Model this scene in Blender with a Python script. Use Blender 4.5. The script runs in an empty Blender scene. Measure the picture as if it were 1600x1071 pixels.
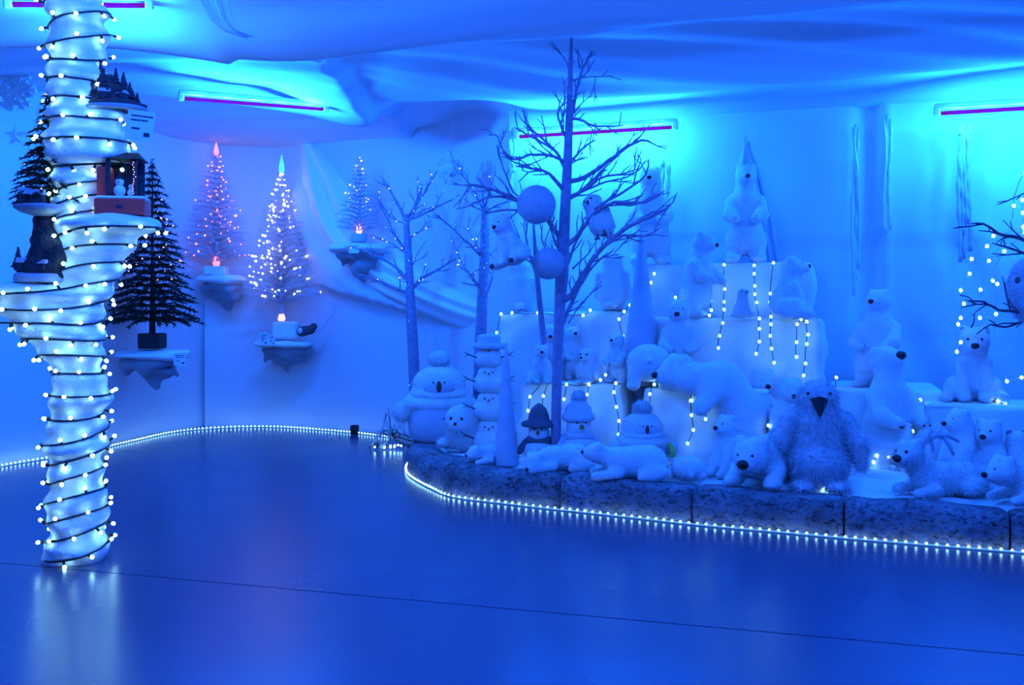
import bpy, math, random
import numpy as np
from mathutils import Vector, Matrix, Euler
from mathutils.bvhtree import BVHTree

random.seed(7)
RNG = np.random.default_rng(11)
PI = math.pi
SC = bpy.context.scene
COL = SC.collection

# ------------------------------------------------------------------ camera, world, lights, exposure
EYE, FPX, HZN = 1.55, 1500.0, 480.0        # eye height (m), focal length and horizon row in the 1600x1071 frame
cam_d = bpy.data.cameras.new('camera')
cam_d.sensor_width = 36.0
cam_d.lens = 36.0 * FPX / 1600.0
cam_d.shift_y = -(535.5 - HZN) / 1600.0
cam_d.clip_end = 100
cam = bpy.data.objects.new('camera', cam_d)
COL.objects.link(cam)
cam.location = (0, 0, EYE)
cam.rotation_euler = (PI / 2, 0, 0)
SC.camera = cam

world = bpy.data.worlds.new('world')
world.use_nodes = True
world.node_tree.nodes['Background'].inputs[0].default_value = (0.006, 0.02, 0.12, 1)
world.node_tree.nodes['Background'].inputs[1].default_value = 1.0
SC.world = world
SC.view_settings.view_transform = 'Standard'
SC.view_settings.look = 'None'
SC.view_settings.exposure = 0.0
SC.view_settings.gamma = 1.0
SC.view_settings.use_curve_mapping = False
SC.cycles.max_bounces = 6
SC.cycles.diffuse_bounces = 3
SC.cycles.glossy_bounces = 2
SC.cycles.transmission_bounces = 3
SC.cycles.transparent_max_bounces = 6
SC.cycles.sample_clamp_indirect = 6.0

UV_COL = (0.006, 0.150, 1.0)
UV_W = 60.0            # watts for each of five lamps along one tube
LED_COL = (0.38, 0.92, 1.0)


def at(px, Y, z):
    return Vector(((px - 800.0) / FPX * Y, Y, z))


def P(px, py, Y):
    return Vector(((px - 800.0) / FPX * Y, Y, EYE - (py - HZN) / FPX * Y))


def PXM(Y):
    return Y / FPX


# ------------------------------------------------------------------ materials
MATS = {}


def mat(name, col, rough=0.8, bump=None, var=0.0, vscale=8.0, metal=0.0, emit=None, estr=0.0, spec=0.4, alpha=1.0,
        trans=0.0, rvar=0.0, detail=5):
    if name in MATS:
        return MATS[name]
    m = bpy.data.materials.new(name)
    m.use_nodes = True
    nt = m.node_tree
    b = nt.nodes['Principled BSDF']
    b.inputs['Base Color'].default_value = (*col, 1)
    b.inputs['Roughness'].default_value = rough
    b.inputs['Metallic'].default_value = metal
    b.inputs['Specular IOR Level'].default_value = spec
    if alpha < 1:
        b.inputs['Alpha'].default_value = alpha
    if trans > 0:
        b.inputs['Transmission Weight'].default_value = trans
    tc = nt.nodes.new('ShaderNodeTexCoord')
    if var > 0 or rvar > 0:
        n = nt.nodes.new('ShaderNodeTexNoise')
        n.inputs['Scale'].default_value = vscale
        n.inputs['Detail'].default_value = detail
        nt.links.new(tc.outputs['Object'], n.inputs['Vector'])
        if var > 0:
            r = nt.nodes.new('ShaderNodeValToRGB')
            r.color_ramp.elements[0].position = 0.3
            r.color_ramp.elements[1].position = 0.7
            r.color_ramp.elements[0].color = (*[c * (1 - var) for c in col], 1)
            r.color_ramp.elements[1].color = (*[min(1, c * (1 + var * 0.5)) for c in col], 1)
            nt.links.new(n.outputs['Fac'], r.inputs['Fac'])
            nt.links.new(r.outputs['Color'], b.inputs['Base Color'])
        if rvar > 0:
            mr = nt.nodes.new('ShaderNodeMapRange')
            mr.inputs['To Min'].default_value = rough - rvar
            mr.inputs['To Max'].default_value = rough + rvar
            mr.inputs['From Min'].default_value = 0.3
            mr.inputs['From Max'].default_value = 0.7
            nt.links.new(n.outputs['Fac'], mr.inputs['Value'])
            nt.links.new(mr.outputs['Result'], b.inputs['Roughness'])
    if bump:
        n2 = nt.nodes.new('ShaderNodeTexNoise')
        n2.inputs['Scale'].default_value = bump[0]
        n2.inputs['Detail'].default_value = 4
        nt.links.new(tc.outputs['Object'], n2.inputs['Vector'])
        bp = nt.nodes.new('ShaderNodeBump')
        bp.inputs['Strength'].default_value = bump[1]
        bp.inputs['Distance'].default_value = bump[2] if len(bump) > 2 else 0.02
        nt.links.new(n2.outputs['Fac'], bp.inputs['Height'])
        nt.links.new(bp.outputs['Normal'], b.inputs['Normal'])
    if emit:
        b.inputs['Emission Color'].default_value = (*emit, 1)
        b.inputs['Emission Strength'].default_value = estr
    MATS[name] = m
    return m


mat('cloth', (0.80, 0.80, 0.82), 0.9, (35, 0.12, 0.01), spec=0.15)
mat('wall_cloth', (0.72, 0.74, 0.80), 0.9, (30, 0.10, 0.01), spec=0.12)
mat('ceiling_cloth', (0.72, 0.74, 0.80), 0.9, (30, 0.08, 0.01), spec=0.1)
mat('swag_glow_cloth', (0.93, 0.94, 0.95), 0.9, spec=0.1)  # whiter than the wall cloth so its folds look more strongly lit
mat('wadding', (0.85, 0.85, 0.85), 0.95, (45, 0.5, 0.015), spec=0.1)
mat('plush', (0.74, 0.73, 0.76), 0.95, (60, 0.8, 0.012), var=0.08, vscale=14, spec=0.08)
mat('plush_grey', (0.62, 0.58, 0.64), 0.95, (60, 0.8, 0.012), var=0.15, vscale=14, spec=0.08)
mat('felt', (0.55, 0.55, 0.66), 0.95, (90, 0.5, 0.008), var=0.08, spec=0.08)
mat('dark_plush', (0.10, 0.08, 0.10), 0.9, (60, 0.6, 0.01), spec=0.1)
mat('ear_inner', (0.30, 0.22, 0.28), 0.95, spec=0.05)
mat('black_gloss', (0.006, 0.006, 0.008), 0.25, spec=0.5)
mat('nose_dark', (0.012, 0.01, 0.014), 0.45, spec=0.4)
mat('orange_felt', (0.55, 0.14, 0.04), 0.9)
mat('brown_felt', (0.09, 0.05, 0.05), 0.9)
mat('cable', (0.008, 0.012, 0.014), 0.5)
mat('clear_cable', (0.55, 0.58, 0.62), 0.4)
mat('bulb', (0.9, 0.95, 1), 0.3, emit=LED_COL, estr=17.0)
mat('small_bulb', (0.9, 0.95, 1), 0.3, emit=(0.30, 0.82, 1.0), estr=6.0)
mat('led', (0.9, 0.95, 1), 0.3, emit=(0.36, 0.82, 1.0), estr=13.0)
mat('strip', (0.5, 0.6, 0.7), 0.3, emit=(0.1, 0.4, 1.0), estr=0.5)
mat('uv_tube', (0.004, 0.0, 0.008), 0.6, emit=(0.16, 0.010, 0.42), estr=1.0, spec=0.0)
mat('white_metal', (0.8, 0.8, 0.8), 0.45)


def stone_mat():
    m = mat('stone', (0.25, 0.22, 0.26), 0.9, (16, 1.0, 0.05), var=0.45, vscale=7, spec=0.2)
    nt = m.node_tree
    b = nt.nodes['Principled BSDF']
    base = b.inputs['Base Color'].links[0].from_socket
    tc = nt.nodes.new('ShaderNodeTexCoord')
    n1 = nt.nodes.new('ShaderNodeTexNoise')
    n1.inputs['Scale'].default_value = 24
    n1.inputs['Detail'].default_value = 7
    n1.inputs['Roughness'].default_value = .7
    mp = nt.nodes.new('ShaderNodeMapping')
    mp.inputs['Scale'].default_value = (1, 1, 1.7)
    nt.links.new(tc.outputs['Object'], mp.inputs['Vector'])
    nt.links.new(mp.outputs['Vector'], n1.inputs['Vector'])
    r = nt.nodes.new('ShaderNodeValToRGB')
    r.color_ramp.elements[0].position, r.color_ramp.elements[1].position = .30, .45
    r.color_ramp.elements[0].color = (.36, .33, .36, 1)
    nt.links.new(n1.outputs['Fac'], r.inputs['Fac'])
    mx = nt.nodes.new('ShaderNodeMix')
    mx.data_type, mx.blend_type = 'RGBA', 'MULTIPLY'
    mx.inputs['Factor'].default_value = 1
    nt.links.new(base, mx.inputs[6])
    nt.links.new(r.outputs['Color'], mx.inputs[7])
    nt.links.new(mx.outputs[2], b.inputs['Base Color'])
    bp = [x for x in nt.nodes if x.type == 'BUMP'][0]
    b2 = nt.nodes.new('ShaderNodeBump')
    b2.inputs['Strength'].default_value = .9
    b2.inputs['Distance'].default_value = .02
    nt.links.new(r.outputs['Color'], b2.inputs['Height'])
    nt.links.new(bp.outputs['Normal'], b2.inputs['Normal'])
    nt.links.new(b2.outputs['Normal'], b.inputs['Normal'])


stone_mat()
mat('tree_bark', (0.36, 0.27, 0.40), 0.85, (50, 0.5, 0.01), var=0.25, vscale=20, spec=0.15)
mat('branch_dark', (0.10, 0.08, 0.12), 0.85, (50, 0.5, 0.01), spec=0.15)
mat('glitter_bark', (0.34, 0.30, 0.45), 0.55, (120, 0.9, 0.01), var=0.5, vscale=60, spec=0.5)
mat('glitter', (0.85, 0.8, 0.95), 0.22, metal=1.0)
mat('fir_dark', (0.010, 0.022, 0.018), 0.8, spec=0.15)
mat('fir_white', (0.60, 0.60, 0.68), 0.7, spec=0.2)
mat('trunk_dark', (0.02, 0.016, 0.014), 0.9)
mat('lights_pink', (0.9, 0.5, 0.5), 0.4, emit=(1.0, 0.22, 0.30), estr=3.6)
mat('lights_white', (0.9, 0.9, 0.9), 0.4, emit=(1.0, 0.90, 0.85), estr=4.5)
mat('lights_warm', (0.9, 0.8, 0.7), 0.4, emit=(1.0, 0.70, 0.75), estr=2.2)
mat('lights_dim', (0.9, 0.7, 0.5), 0.4, emit=(1.0, 0.55, 0.35), estr=1.5)
mat('glow_red', (0.9, 0.3, 0.3), 0.4, emit=(1.0, 0.22, 0.22), estr=1.8)
mat('glow_orange', (0.9, 0.5, 0.3), 0.4, emit=(1.0, 0.45, 0.30), estr=1.8)
mat('glow_cyan', (0.4, 0.9, 0.9), 0.4, emit=(0.05, 0.75, 0.85), estr=1.6)
mat('dark_pot', (0.012, 0.012, 0.016), 0.6)
mat('rock_dark', (0.022, 0.018, 0.03), 0.9, (25, 0.9, 0.03), var=0.5, vscale=20)
mat('village_dark', (0.035, 0.03, 0.045), 0.85, var=0.5, vscale=40)
mat('snow_dim', (0.35, 0.35, 0.40), 0.9, (40, 0.5, 0.01))
mat('red_paint', (0.85, 0.05, 0.04), 0.45)
mat('card', (0.72, 0.74, 0.78), 0.7)
mat('card_ink', (0.03, 0.03, 0.06), 0.8)
mat('scarf', (0.45, 0.6, 0.12), 0.9)
mat('hat_dark', (0.12, 0.10, 0.14), 0.9, (70, 0.6, 0.01))
mat('wood_stick', (0.05, 0.035, 0.035), 0.9)
mat('ice', (0.72, 0.78, 0.85), 0.2, spec=0.5, alpha=0.8)
mat('socket_black', (0.006, 0.006, 0.008), 0.5)
mat('ball', (0.50, 0.48, 0.58), 0.9, (70, 0.7, 0.01), var=0.1, vscale=20, spec=0.1)
mat('floor_paint', (0.068, 0.064, 0.132), 0.26, var=0.06, vscale=0.7, rvar=0.03, spec=0.5, detail=1.5)


# ------------------------------------------------------------------ object helpers
def tag(o, label=None, cat=None, group=None, kind=None):
    if label:
        o['label'] = label
    if cat:
        o['category'] = cat
    if group:
        o['group'] = group
    if kind:
        o['kind'] = kind
    return o


def thing(name, label, cat, loc=(0, 0, 0), rz=0.0, group=None):
    o = bpy.data.objects.new(name, None)
    o.empty_display_size = 0.1
    COL.objects.link(o)
    o.location = loc
    o.rotation_euler = (0, 0, rz)
    return tag(o, label, cat, group)


def link_mesh(name, me, m=None, parent=None, loc=None):
    o = bpy.data.objects.new(name, me)
    COL.objects.link(o)
    if m is not None and not me.materials:
        me.materials.append(MATS[m] if isinstance(m, str) else m)
    if parent is not None:
        o.parent = parent
    if loc is not None:
        o.location = loc
    return o


def np_mesh(name, V, F, smooth=True):
    me = bpy.data.meshes.new(name)
    me.from_pydata(V.tolist() if hasattr(V, 'tolist') else V, [], F.tolist() if hasattr(F, 'tolist') else F)
    if smooth:
        me.polygons.foreach_set('use_smooth', [True] * len(me.polygons))
    me.update()
    return me


class MB:
    def __init__(self):
        self.v, self.f = [], []

    def add(self, vs, fs):
        n = len(self.v)
        self.v.extend([tuple(p) for p in vs])
        self.f.extend([tuple(i + n for i in q) for q in fs])
        return self

    def box(self, c, s, rot=None, taper=1.0):
        R = Euler(rot).to_matrix() if rot else Matrix.Identity(3)
        c = Vector(c)
        vs = []
        for z in (-.5, .5):
            t = taper if z > 0 else 1.0
            for x, y in ((-.5, -.5), (.5, -.5), (.5, .5), (-.5, .5)):
                vs.append(c + R @ Vector((x * s[0] * t, y * s[1] * t, z * s[2])))
        return self.add(vs, [(3, 2, 1, 0), (4, 5, 6, 7), (0, 1, 5, 4), (1, 2, 6, 5), (2, 3, 7, 6), (3, 0, 4, 7)])

    def rbox(self, c, s, b=0.01, rot=None):
        """box with chamfered edges"""
        R = Euler(rot).to_matrix() if rot else Matrix.Identity(3)
        c = Vector(c)
        hx, hy, hz = s[0] / 2, s[1] / 2, s[2] / 2
        b = min(b, hx * .9, hy * .9, hz * .9)

        def ring(dx, dy, cc, z):
            out = []
            for sx, sy in ((-1, -1), (1, -1), (1, 1), (-1, 1)):
                a = (sx * (dx), sy * (dy - cc))
                d = (sx * (dx - cc), sy * dy)
                out += [a, d] if sx * sy > 0 else [d, a]
            return [c + R @ Vector((p[0], p[1], z)) for p in out]
        rings = [ring(hx - b, hy - b, b * .5, -hz), ring(hx, hy, b, -hz + b), ring(hx, hy, b, hz - b), ring(hx - b, hy - b, b * .5, hz)]
        vs, fs = [], []
        for r in rings:
            vs += r
        for k in range(3):
            for i in range(8):
                j = (i + 1) % 8
                fs.append((k * 8 + i, k * 8 + j, k * 8 + 8 + j, k * 8 + 8 + i))
        fs.append(tuple(range(7, -1, -1)))
        fs.append(tuple(24 + i for i in range(8)))
        return self.add(vs, fs)

    def tube(self, pts, r, seg=6, cap=True):
        pts = [Vector(p) for p in pts]
        n = len(pts)
        rs = r if isinstance(r, (list, tuple)) else [r] * n
        vs, fs = [], []
        up = None
        for i, p in enumerate(pts):
            d = (pts[min(i + 1, n - 1)] - pts[max(i - 1, 0)])
            if d.length < 1e-9:
                d = Vector((0, 0, 1))
            d.normalize()
            if up is None:
                up = Vector((0, 0, 1)) if abs(d.z) < .9 else Vector((1, 0, 0))
            a = (up - d * up.dot(d))
            if a.length < 1e-5:
                a = d.orthogonal()
            a.normalize()
            up = a
            b = d.cross(a)
            for k in range(seg):
                t = 2 * PI * k / seg
                vs.append(p + (a * math.cos(t) + b * math.sin(t)) * rs[i])
        for i in range(n - 1):
            for k in range(seg):
                j = (k + 1) % seg
                fs.append((i * seg + k, i * seg + j, (i + 1) * seg + j, (i + 1) * seg + k))
        if cap:
            fs.append(tuple(range(seg - 1, -1, -1)))
            fs.append(tuple((n - 1) * seg + k for k in range(seg)))
        return self.add(vs, fs)

    def lathe(self, prof, c=(0, 0, 0), seg=20, rot=None, wob=0.0):
        R = Euler(rot).to_matrix() if rot else Matrix.Identity(3)
        c = Vector(c)
        vs, fs = [], []
        n = len(prof)
        ph = random.random() * 6
        for r, z in prof:
            for k in range(seg):
                t = 2 * PI * k / seg
                rr = r * (1 + wob * math.sin(3 * t + ph + z * 9) + wob * .6 * math.sin(5 * t + 2 * ph - z * 13))
                vs.append(c + R @ Vector((rr * math.cos(t), rr * math.sin(t), z)))
        for i in range(n - 1):
            for k in range(seg):
                j = (k + 1) % seg
                fs.append((i * seg + k, i * seg + j, (i + 1) * seg + j, (i + 1) * seg + k))
        fs.append(tuple(range(seg - 1, -1, -1)))
        fs.append(tuple((n - 1) * seg + k for k in range(seg)))
        return self.add(vs, fs)

    def ell(self, c, r, seg=12, rings=8, rot=None):
        if isinstance(r, (int, float)):
            r = (r, r, r)
        R = Euler(rot).to_matrix() if rot else Matrix.Identity(3)
        c = Vector(c)
        vs = [c + R @ Vector((0, 0, -r[2]))]
        for i in range(1, rings):
            p = -PI / 2 + PI * i / rings
            for k in range(seg):
                t = 2 * PI * k / seg
                vs.append(c + R @ Vector((r[0] * math.cos(p) * math.cos(t), r[1] * math.cos(p) * math.sin(t), r[2] * math.sin(p))))
        vs.append(c + R @ Vector((0, 0, r[2])))
        fs = [(0, 1 + (k + 1) % seg, 1 + k) for k in range(seg)]
        for i in range(rings - 2):
            for k in range(seg):
                j = (k + 1) % seg
                a = 1 + i * seg
                fs.append((a + k, a + j, a + seg + j, a + seg + k))
        a = 1 + (rings - 2) * seg
        top = len(vs) - 1
        fs += [(a + k, a + (k + 1) % seg, top) for k in range(seg)]
        return self.add(vs, fs)

    def mesh(self, name, smooth=True, off=None):
        vs = self.v
        if off is not None:
            ox, oy, oz = off
            vs = [(x - ox, y - oy, z - oz) for x, y, z in vs]
        return np_mesh(name, vs, self.f, smooth)

    def build(self, name, m, parent=None, smooth=True, world=False, kind=None, label=None):
        off = None
        if world and parent is not None:
            off = Vector(parent.location)
            if parent.parent is not None:
                off = off + parent.parent.location
        me = self.mesh(name, smooth, off)
        o = link_mesh(name, me, m, parent)
        if kind:
            o['kind'] = kind
        if label:
            o['label'] = label
        return o


# ------------------------------------------------------------------ numeric helpers: noise, sdf bodies, fur
class Wave:
    """smooth pseudo noise: a sum of plane waves in 3D"""
    def __init__(self, freq, n=7, seed=0, octaves=3):
        r = np.random.default_rng(seed)
        self.c = []
        for o in range(octaves):
            for _ in range(n):
                d = r.normal(size=3)
                d /= np.linalg.norm(d)
                self.c.append((d * freq * (2 ** o) * r.uniform(.6, 1.4), r.uniform(0, 6.28), 0.5 ** o / n ** .5))

    def __call__(self, x, y, z=0.0):
        s = 0
        for d, ph, a in self.c:
            s = s + a * np.sin(d[0] * x + d[1] * y + d[2] * z + ph)
        return s


def sdf_mesh(prims, h, k=0.03, pad=None, noise=None):
    """smooth union of ellipsoids ('e', c, r) and round cones ('c', a, b, ra, rb); dual mesh of the zero level"""
    lo, hi = np.full(3, 1e9), np.full(3, -1e9)
    for p in prims:
        if p[0] == 'e':
            c, r = np.array(p[1], float), np.array(p[2], float) * np.ones(3)
            lo, hi = np.minimum(lo, c - r), np.maximum(hi, c + r)
        else:
            for c, r in ((p[1], p[3]), (p[2], p[4])):
                c = np.array(c, float)
                lo, hi = np.minimum(lo, c - r), np.maximum(hi, c + r)
    pad = pad or (2.5 * h + k * 0.6)
    lo -= pad
    hi += pad
    ax = [np.arange(lo[i], hi[i] + h, h) for i in range(3)]
    X, Y, Z = np.meshgrid(*ax, indexing='ij')
    D = np.full(X.shape, 1e3)
    for p in prims:
        if p[0] == 'e':
            c, r = np.array(p[1], float), np.array(p[2], float) * np.ones(3)
            qx, qy, qz = X - c[0], Y - c[1], Z - c[2]
            k0 = np.sqrt((qx / r[0]) ** 2 + (qy / r[1]) ** 2 + (qz / r[2]) ** 2)
            k1 = np.sqrt((qx / r[0] ** 2) ** 2 + (qy / r[1] ** 2) ** 2 + (qz / r[2] ** 2) ** 2) + 1e-9
            d = k0 * (k0 - 1) / k1
            d = np.where(k0 < 0.05, -r.min(), d)
        else:
            a, b = np.array(p[1], float), np.array(p[2], float)
            ab = b - a
            L = ab.dot(ab) + 1e-12
            t = np.clip(((X - a[0]) * ab[0] + (Y - a[1]) * ab[1] + (Z - a[2]) * ab[2]) / L, 0, 1)
            d = np.sqrt((X - a[0] - t * ab[0]) ** 2 + (Y - a[1] - t * ab[1]) ** 2 + (Z - a[2] - t * ab[2]) ** 2) - (p[3] + (p[4] - p[3]) * t)
        hh = np.clip(0.5 + 0.5 * (D - d) / k, 0, 1)
        D = D * (1 - hh) + d * hh - k * hh * (1 - hh)
    if noise is not None:
        D = D + noise(X, Y, Z)
    ins = D < 0
    n = np.array(D.shape) - 1
    acc = np.zeros((*n, 3))
    cnt = np.zeros(tuple(n))
    sl = [slice(0, -1), slice(1, None)]
    offs = [(i, j, l) for i in (0, 1) for j in (0, 1) for l in (0, 1)]

    def sub(A, o):
        return A[sl[o[0]], sl[o[1]], sl[o[2]]]
    for o in offs:
        for axis in range(3):
            if o[axis] == 0:
                o2 = list(o)
                o2[axis] = 1
                A, B = sub(D, o), sub(D, o2)
                cr = (A < 0) != (B < 0)
                t = np.where(cr, A / np.where(np.abs(A - B) < 1e-12, 1, A - B), 0)
                for q in range(3):
                    acc[..., q] += np.where(cr, o[q] + (t if q == axis else 0), 0)
                cnt += cr
    act = cnt > 0
    idx = np.full(tuple(n), -1)
    idx[act] = np.arange(act.sum())
    ii = np.argwhere(act)
    V = lo + (ii + acc[act] / cnt[act][:, None]) * h
    faces = []
    for axis in range(3):
        s0 = [slice(None)] * 3
        s1 = [slice(None)] * 3
        s0[axis], s1[axis] = slice(0, -1), slice(1, None)
        cr = ins[tuple(s0)] != ins[tuple(s1)]
        e = np.argwhere(cr)
        u, w = (axis + 1) % 3, (axis + 2) % 3
        ok = (e[:, u] > 0) & (e[:, w] > 0) & (e[:, u] < n[u]) & (e[:, w] < n[w])
        e = e[ok]

        def cell(du, dw):
            q = e.copy()
            q[:, u] += du
            q[:, w] += dw
            return idx[q[:, 0], q[:, 1], q[:, 2]]
        quad = np.stack([cell(-1, -1), cell(0, -1), cell(0, 0), cell(-1, 0)], 1)
        inside_first = ins[e[:, 0], e[:, 1], e[:, 2]]
        quad[~inside_first] = quad[~inside_first][:, ::-1]
        faces.append(quad)
    F = np.concatenate(faces)
    F = F[(F >= 0).all(1)]
    return V, F


def fur_mesh(V, F, n, length, width, droop=0.3, seed=1, lean=0.5):
    r = np.random.default_rng(seed)
    T = np.concatenate([F[:, [0, 1, 2]], F[:, [0, 2, 3]]])
    a, b, c = V[T[:, 0]], V[T[:, 1]], V[T[:, 2]]
    nr = np.cross(b - a, c - a)
    ar = np.linalg.norm(nr, axis=1) + 1e-12
    nr = nr / ar[:, None]
    pick = r.choice(len(T), n, p=ar / ar.sum())
    u, w = r.random(n), r.random(n)
    fl = u + w > 1
    u[fl], w[fl] = 1 - u[fl], 1 - w[fl]
    p = a[pick] + (b - a)[pick] * u[:, None] + (c - a)[pick] * w[:, None]
    nn = nr[pick]
    t = np.cross(nn, r.normal(size=(n, 3)))
    t /= np.linalg.norm(t, axis=1)[:, None] + 1e-9
    L = length * r.uniform(.5, 1.2, n)[:, None]
    tip = p + nn * L + r.normal(size=(n, 3)) * L * lean * 0.5 + np.array([0, 0, -1]) * L * droop
    V2 = np.empty((n * 3, 3))
    p = p - nn * length * .15
    V2[0::3], V2[1::3], V2[2::3] = p - t * width, p + t * width, tip
    return V2, np.arange(n * 3).reshape(-1, 3)


# ------------------------------------------------------------------ the room shell
def smooth_poly(pts, step):
    pts = [Vector((p[0], p[1])) for p in pts]
    out = []
    n = len(pts)
    for i in range(n - 1):
        p0, p1, p2, p3 = pts[max(i - 1, 0)], pts[i], pts[i + 1], pts[min(i + 2, n - 1)]
        m = max(2, int((p2 - p1).length / step))
        for k in range(m):
            t = k / m
            out.append(0.5 * ((2 * p1) + (p2 - p0) * t + (2 * p0 - 5 * p1 + 4 * p2 - p3) * t * t + (3 * p1 - p0 - 3 * p2 + p3) * t ** 3))
    out.append(pts[-1])
    return out


def wall(name, pts, z0, z1, disp, step=0.07, smooth=True):
    """cloth wall along a plan polyline; the room lies on the right-hand side of the direction of travel"""
    line = smooth_poly(pts, step) if smooth else [Vector(p) for p in pts]
    L = np.array([(p.x, p.y) for p in line])
    d = np.gradient(L, axis=0)
    d /= np.linalg.norm(d, axis=1)[:, None]
    nrm = np.stack([d[:, 1], -d[:, 0]], 1)
    s = np.concatenate([[0], np.cumsum(np.linalg.norm(np.diff(L, axis=0), axis=1))])
    nz = int((z1 - z0) / step) + 1
    z = np.linspace(z0, z1, nz)
    S, Z = np.meshgrid(s, z, indexing='ij')
    XX, YY = np.meshgrid(L[:, 0], z, indexing='ij')[0], np.meshgrid(L[:, 1], z, indexing='ij')[0]
    PX = (XX / YY) * FPX + 800
    D = disp(S, Z, XX, YY, PX)
    Vx = XX + nrm[:, 0][:, None] * D
    Vy = YY + nrm[:, 1][:, None] * D
    V = np.stack([Vx, Vy, Z], -1).reshape(-1, 3)
    m = len(s)
    i, j = np.meshgrid(np.arange(m - 1), np.arange(nz - 1), indexing='ij')
    a = (i * nz + j).ravel()
    F = np.stack([a, a + nz, a + nz + 1, a + 1], 1)
    o = link_mesh(name, np_mesh(name, V, F), 'wall_cloth')
    o['kind'] = 'structure'
    o['label'] = 'white draped cloth wall'
    return o


def sst(a, b, x):
    t = np.clip((x - a) / (b - a), 0, 1)
    return t * t * (3 - 2 * t)


w1, w2, w3 = Wave(1.3, seed=3), Wave(1.1, seed=4), Wave(1.6, seed=5)


def pleats(S, Z, amp, f, seed, tilt=0.0):
    w = Wave(f, n=6, seed=seed, octaves=2)
    return amp * w(S + tilt * Z, Z * 0.12, 0)


def disp_left(S, Z, X, Y, PX):
    d = 0.06 * w1(S * .6, Z * .8) + pleats(S, Z, 0.028, 4.5, 21, .1)
    d += 0.02 * np.exp(-((Z - 0.06) / .08) ** 2)
    return d


def disp_back(S, Z, X, Y, PX):
    fade = 1 - sst(640, 740, PX)
    d = (0.05 * w2(S * .7, Z * .8) + pleats(S, Z, 0.022, 4.0, 22, .15)) * (.3 + .7 * fade)
    # the upper cloth swings out like a hammock and ends in a loose hem above the lower cloth
    hem = EYE - (440 + np.clip((PX - 490) / 150, -1, 2) * 42 - HZN) / FPX * Y
    win = sst(440, 600, PX) * fade
    t = np.clip((Z - hem) / 1.3, 0, 1)
    d += win * (0.20 * (1 - t) ** 1.6 + .015) * sst(-.05, .0, Z - hem)
    # long curved folds sweeping down from the top corner
    for k, (x0, x1, a, w) in enumerate(((474, 600, .10, 8), (488, 665, .09, 9), (516, 720, .06, 11), (470, 560, .06, 8), (530, 700, .04, 8))):
        tt = np.clip((3.2 - Z) / 1.55, 0, 1)
        xc = x0 + (x1 - x0) * tt ** 2.4
        d += a * np.exp(-np.abs((PX - xc) / (w * (1 + 1.3 * tt))) ** 1.7) * sst(3.35, 2.95, Z) * sst(1.5, 1.95, Z)
    return d


def disp_right(S, Z, X, Y, PX):
    d = 0.035 * w3(S * .6, Z * .7) + pleats(S, Z, 0.010, 2.5, 23, .0)
    d += np.where(Z > EYE + 105 / FPX * Y, 0.02, 0.0)                # upper panel hangs over the lower one
    d += 0.05 * np.exp(-((PX - 1384) / 9) ** 2) + -0.08 * sst(1338, 1345, PX) * (1 - sst(1374, 1382, PX))
    tt = (PX - 1400) / 120 + (Z - 1.6) * 0.9                         # slanting soft creases
    d += 0.03 * np.sin(tt * 4.0) * sst(1390, 1430, PX) * (1 - sst(1.9, 2.4, Z)) + 0.015 * np.sin(tt * 9) * sst(1390, 1430, PX) * (1 - sst(2.2, 2.8, Z))
    return d


wall('wall_left', [(-7.6, -5), (-7.3, 1), (-6.4, 5.2), (-5.55, 8), (-5.02, 9.41), (-4.67, 10.1), (-4.5, 10.9), (-4.33, 11.8), (-3.93, 12.42)], 0, 4.3, disp_left)
wall('wall_back', [(-3.97, 12.40), (-3.6, 12.5), (-3.1, 12.58), (-2.46, 12.3), (-1.82, 11.9), (-1.24, 11.6), (-0.6, 11.1), (-0.15, 10.4), (0.03, 9.88)], 0, 4.3, disp_back, step=.045)
wall('wall_right', [(-0.02, 9.905), (2.0, 9.24), (4.0, 8.58), (6.0, 7.92), (8.6, 7.06)], 0, 4.3, disp_right)
wall('wall_side', [(8.6, 7.2), (8.7, 3), (8.7, -5)], 0, 4.3, lambda S, Z, X, Y, PX: pleats(S, Z, .03, 3, 24))
wall('wall_front', [(8.8, -5), (0, -5), (-7.7, -5)], 0, 4.3, lambda S, Z, X, Y, PX: pleats(S, Z, .03, 3, 25))


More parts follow.
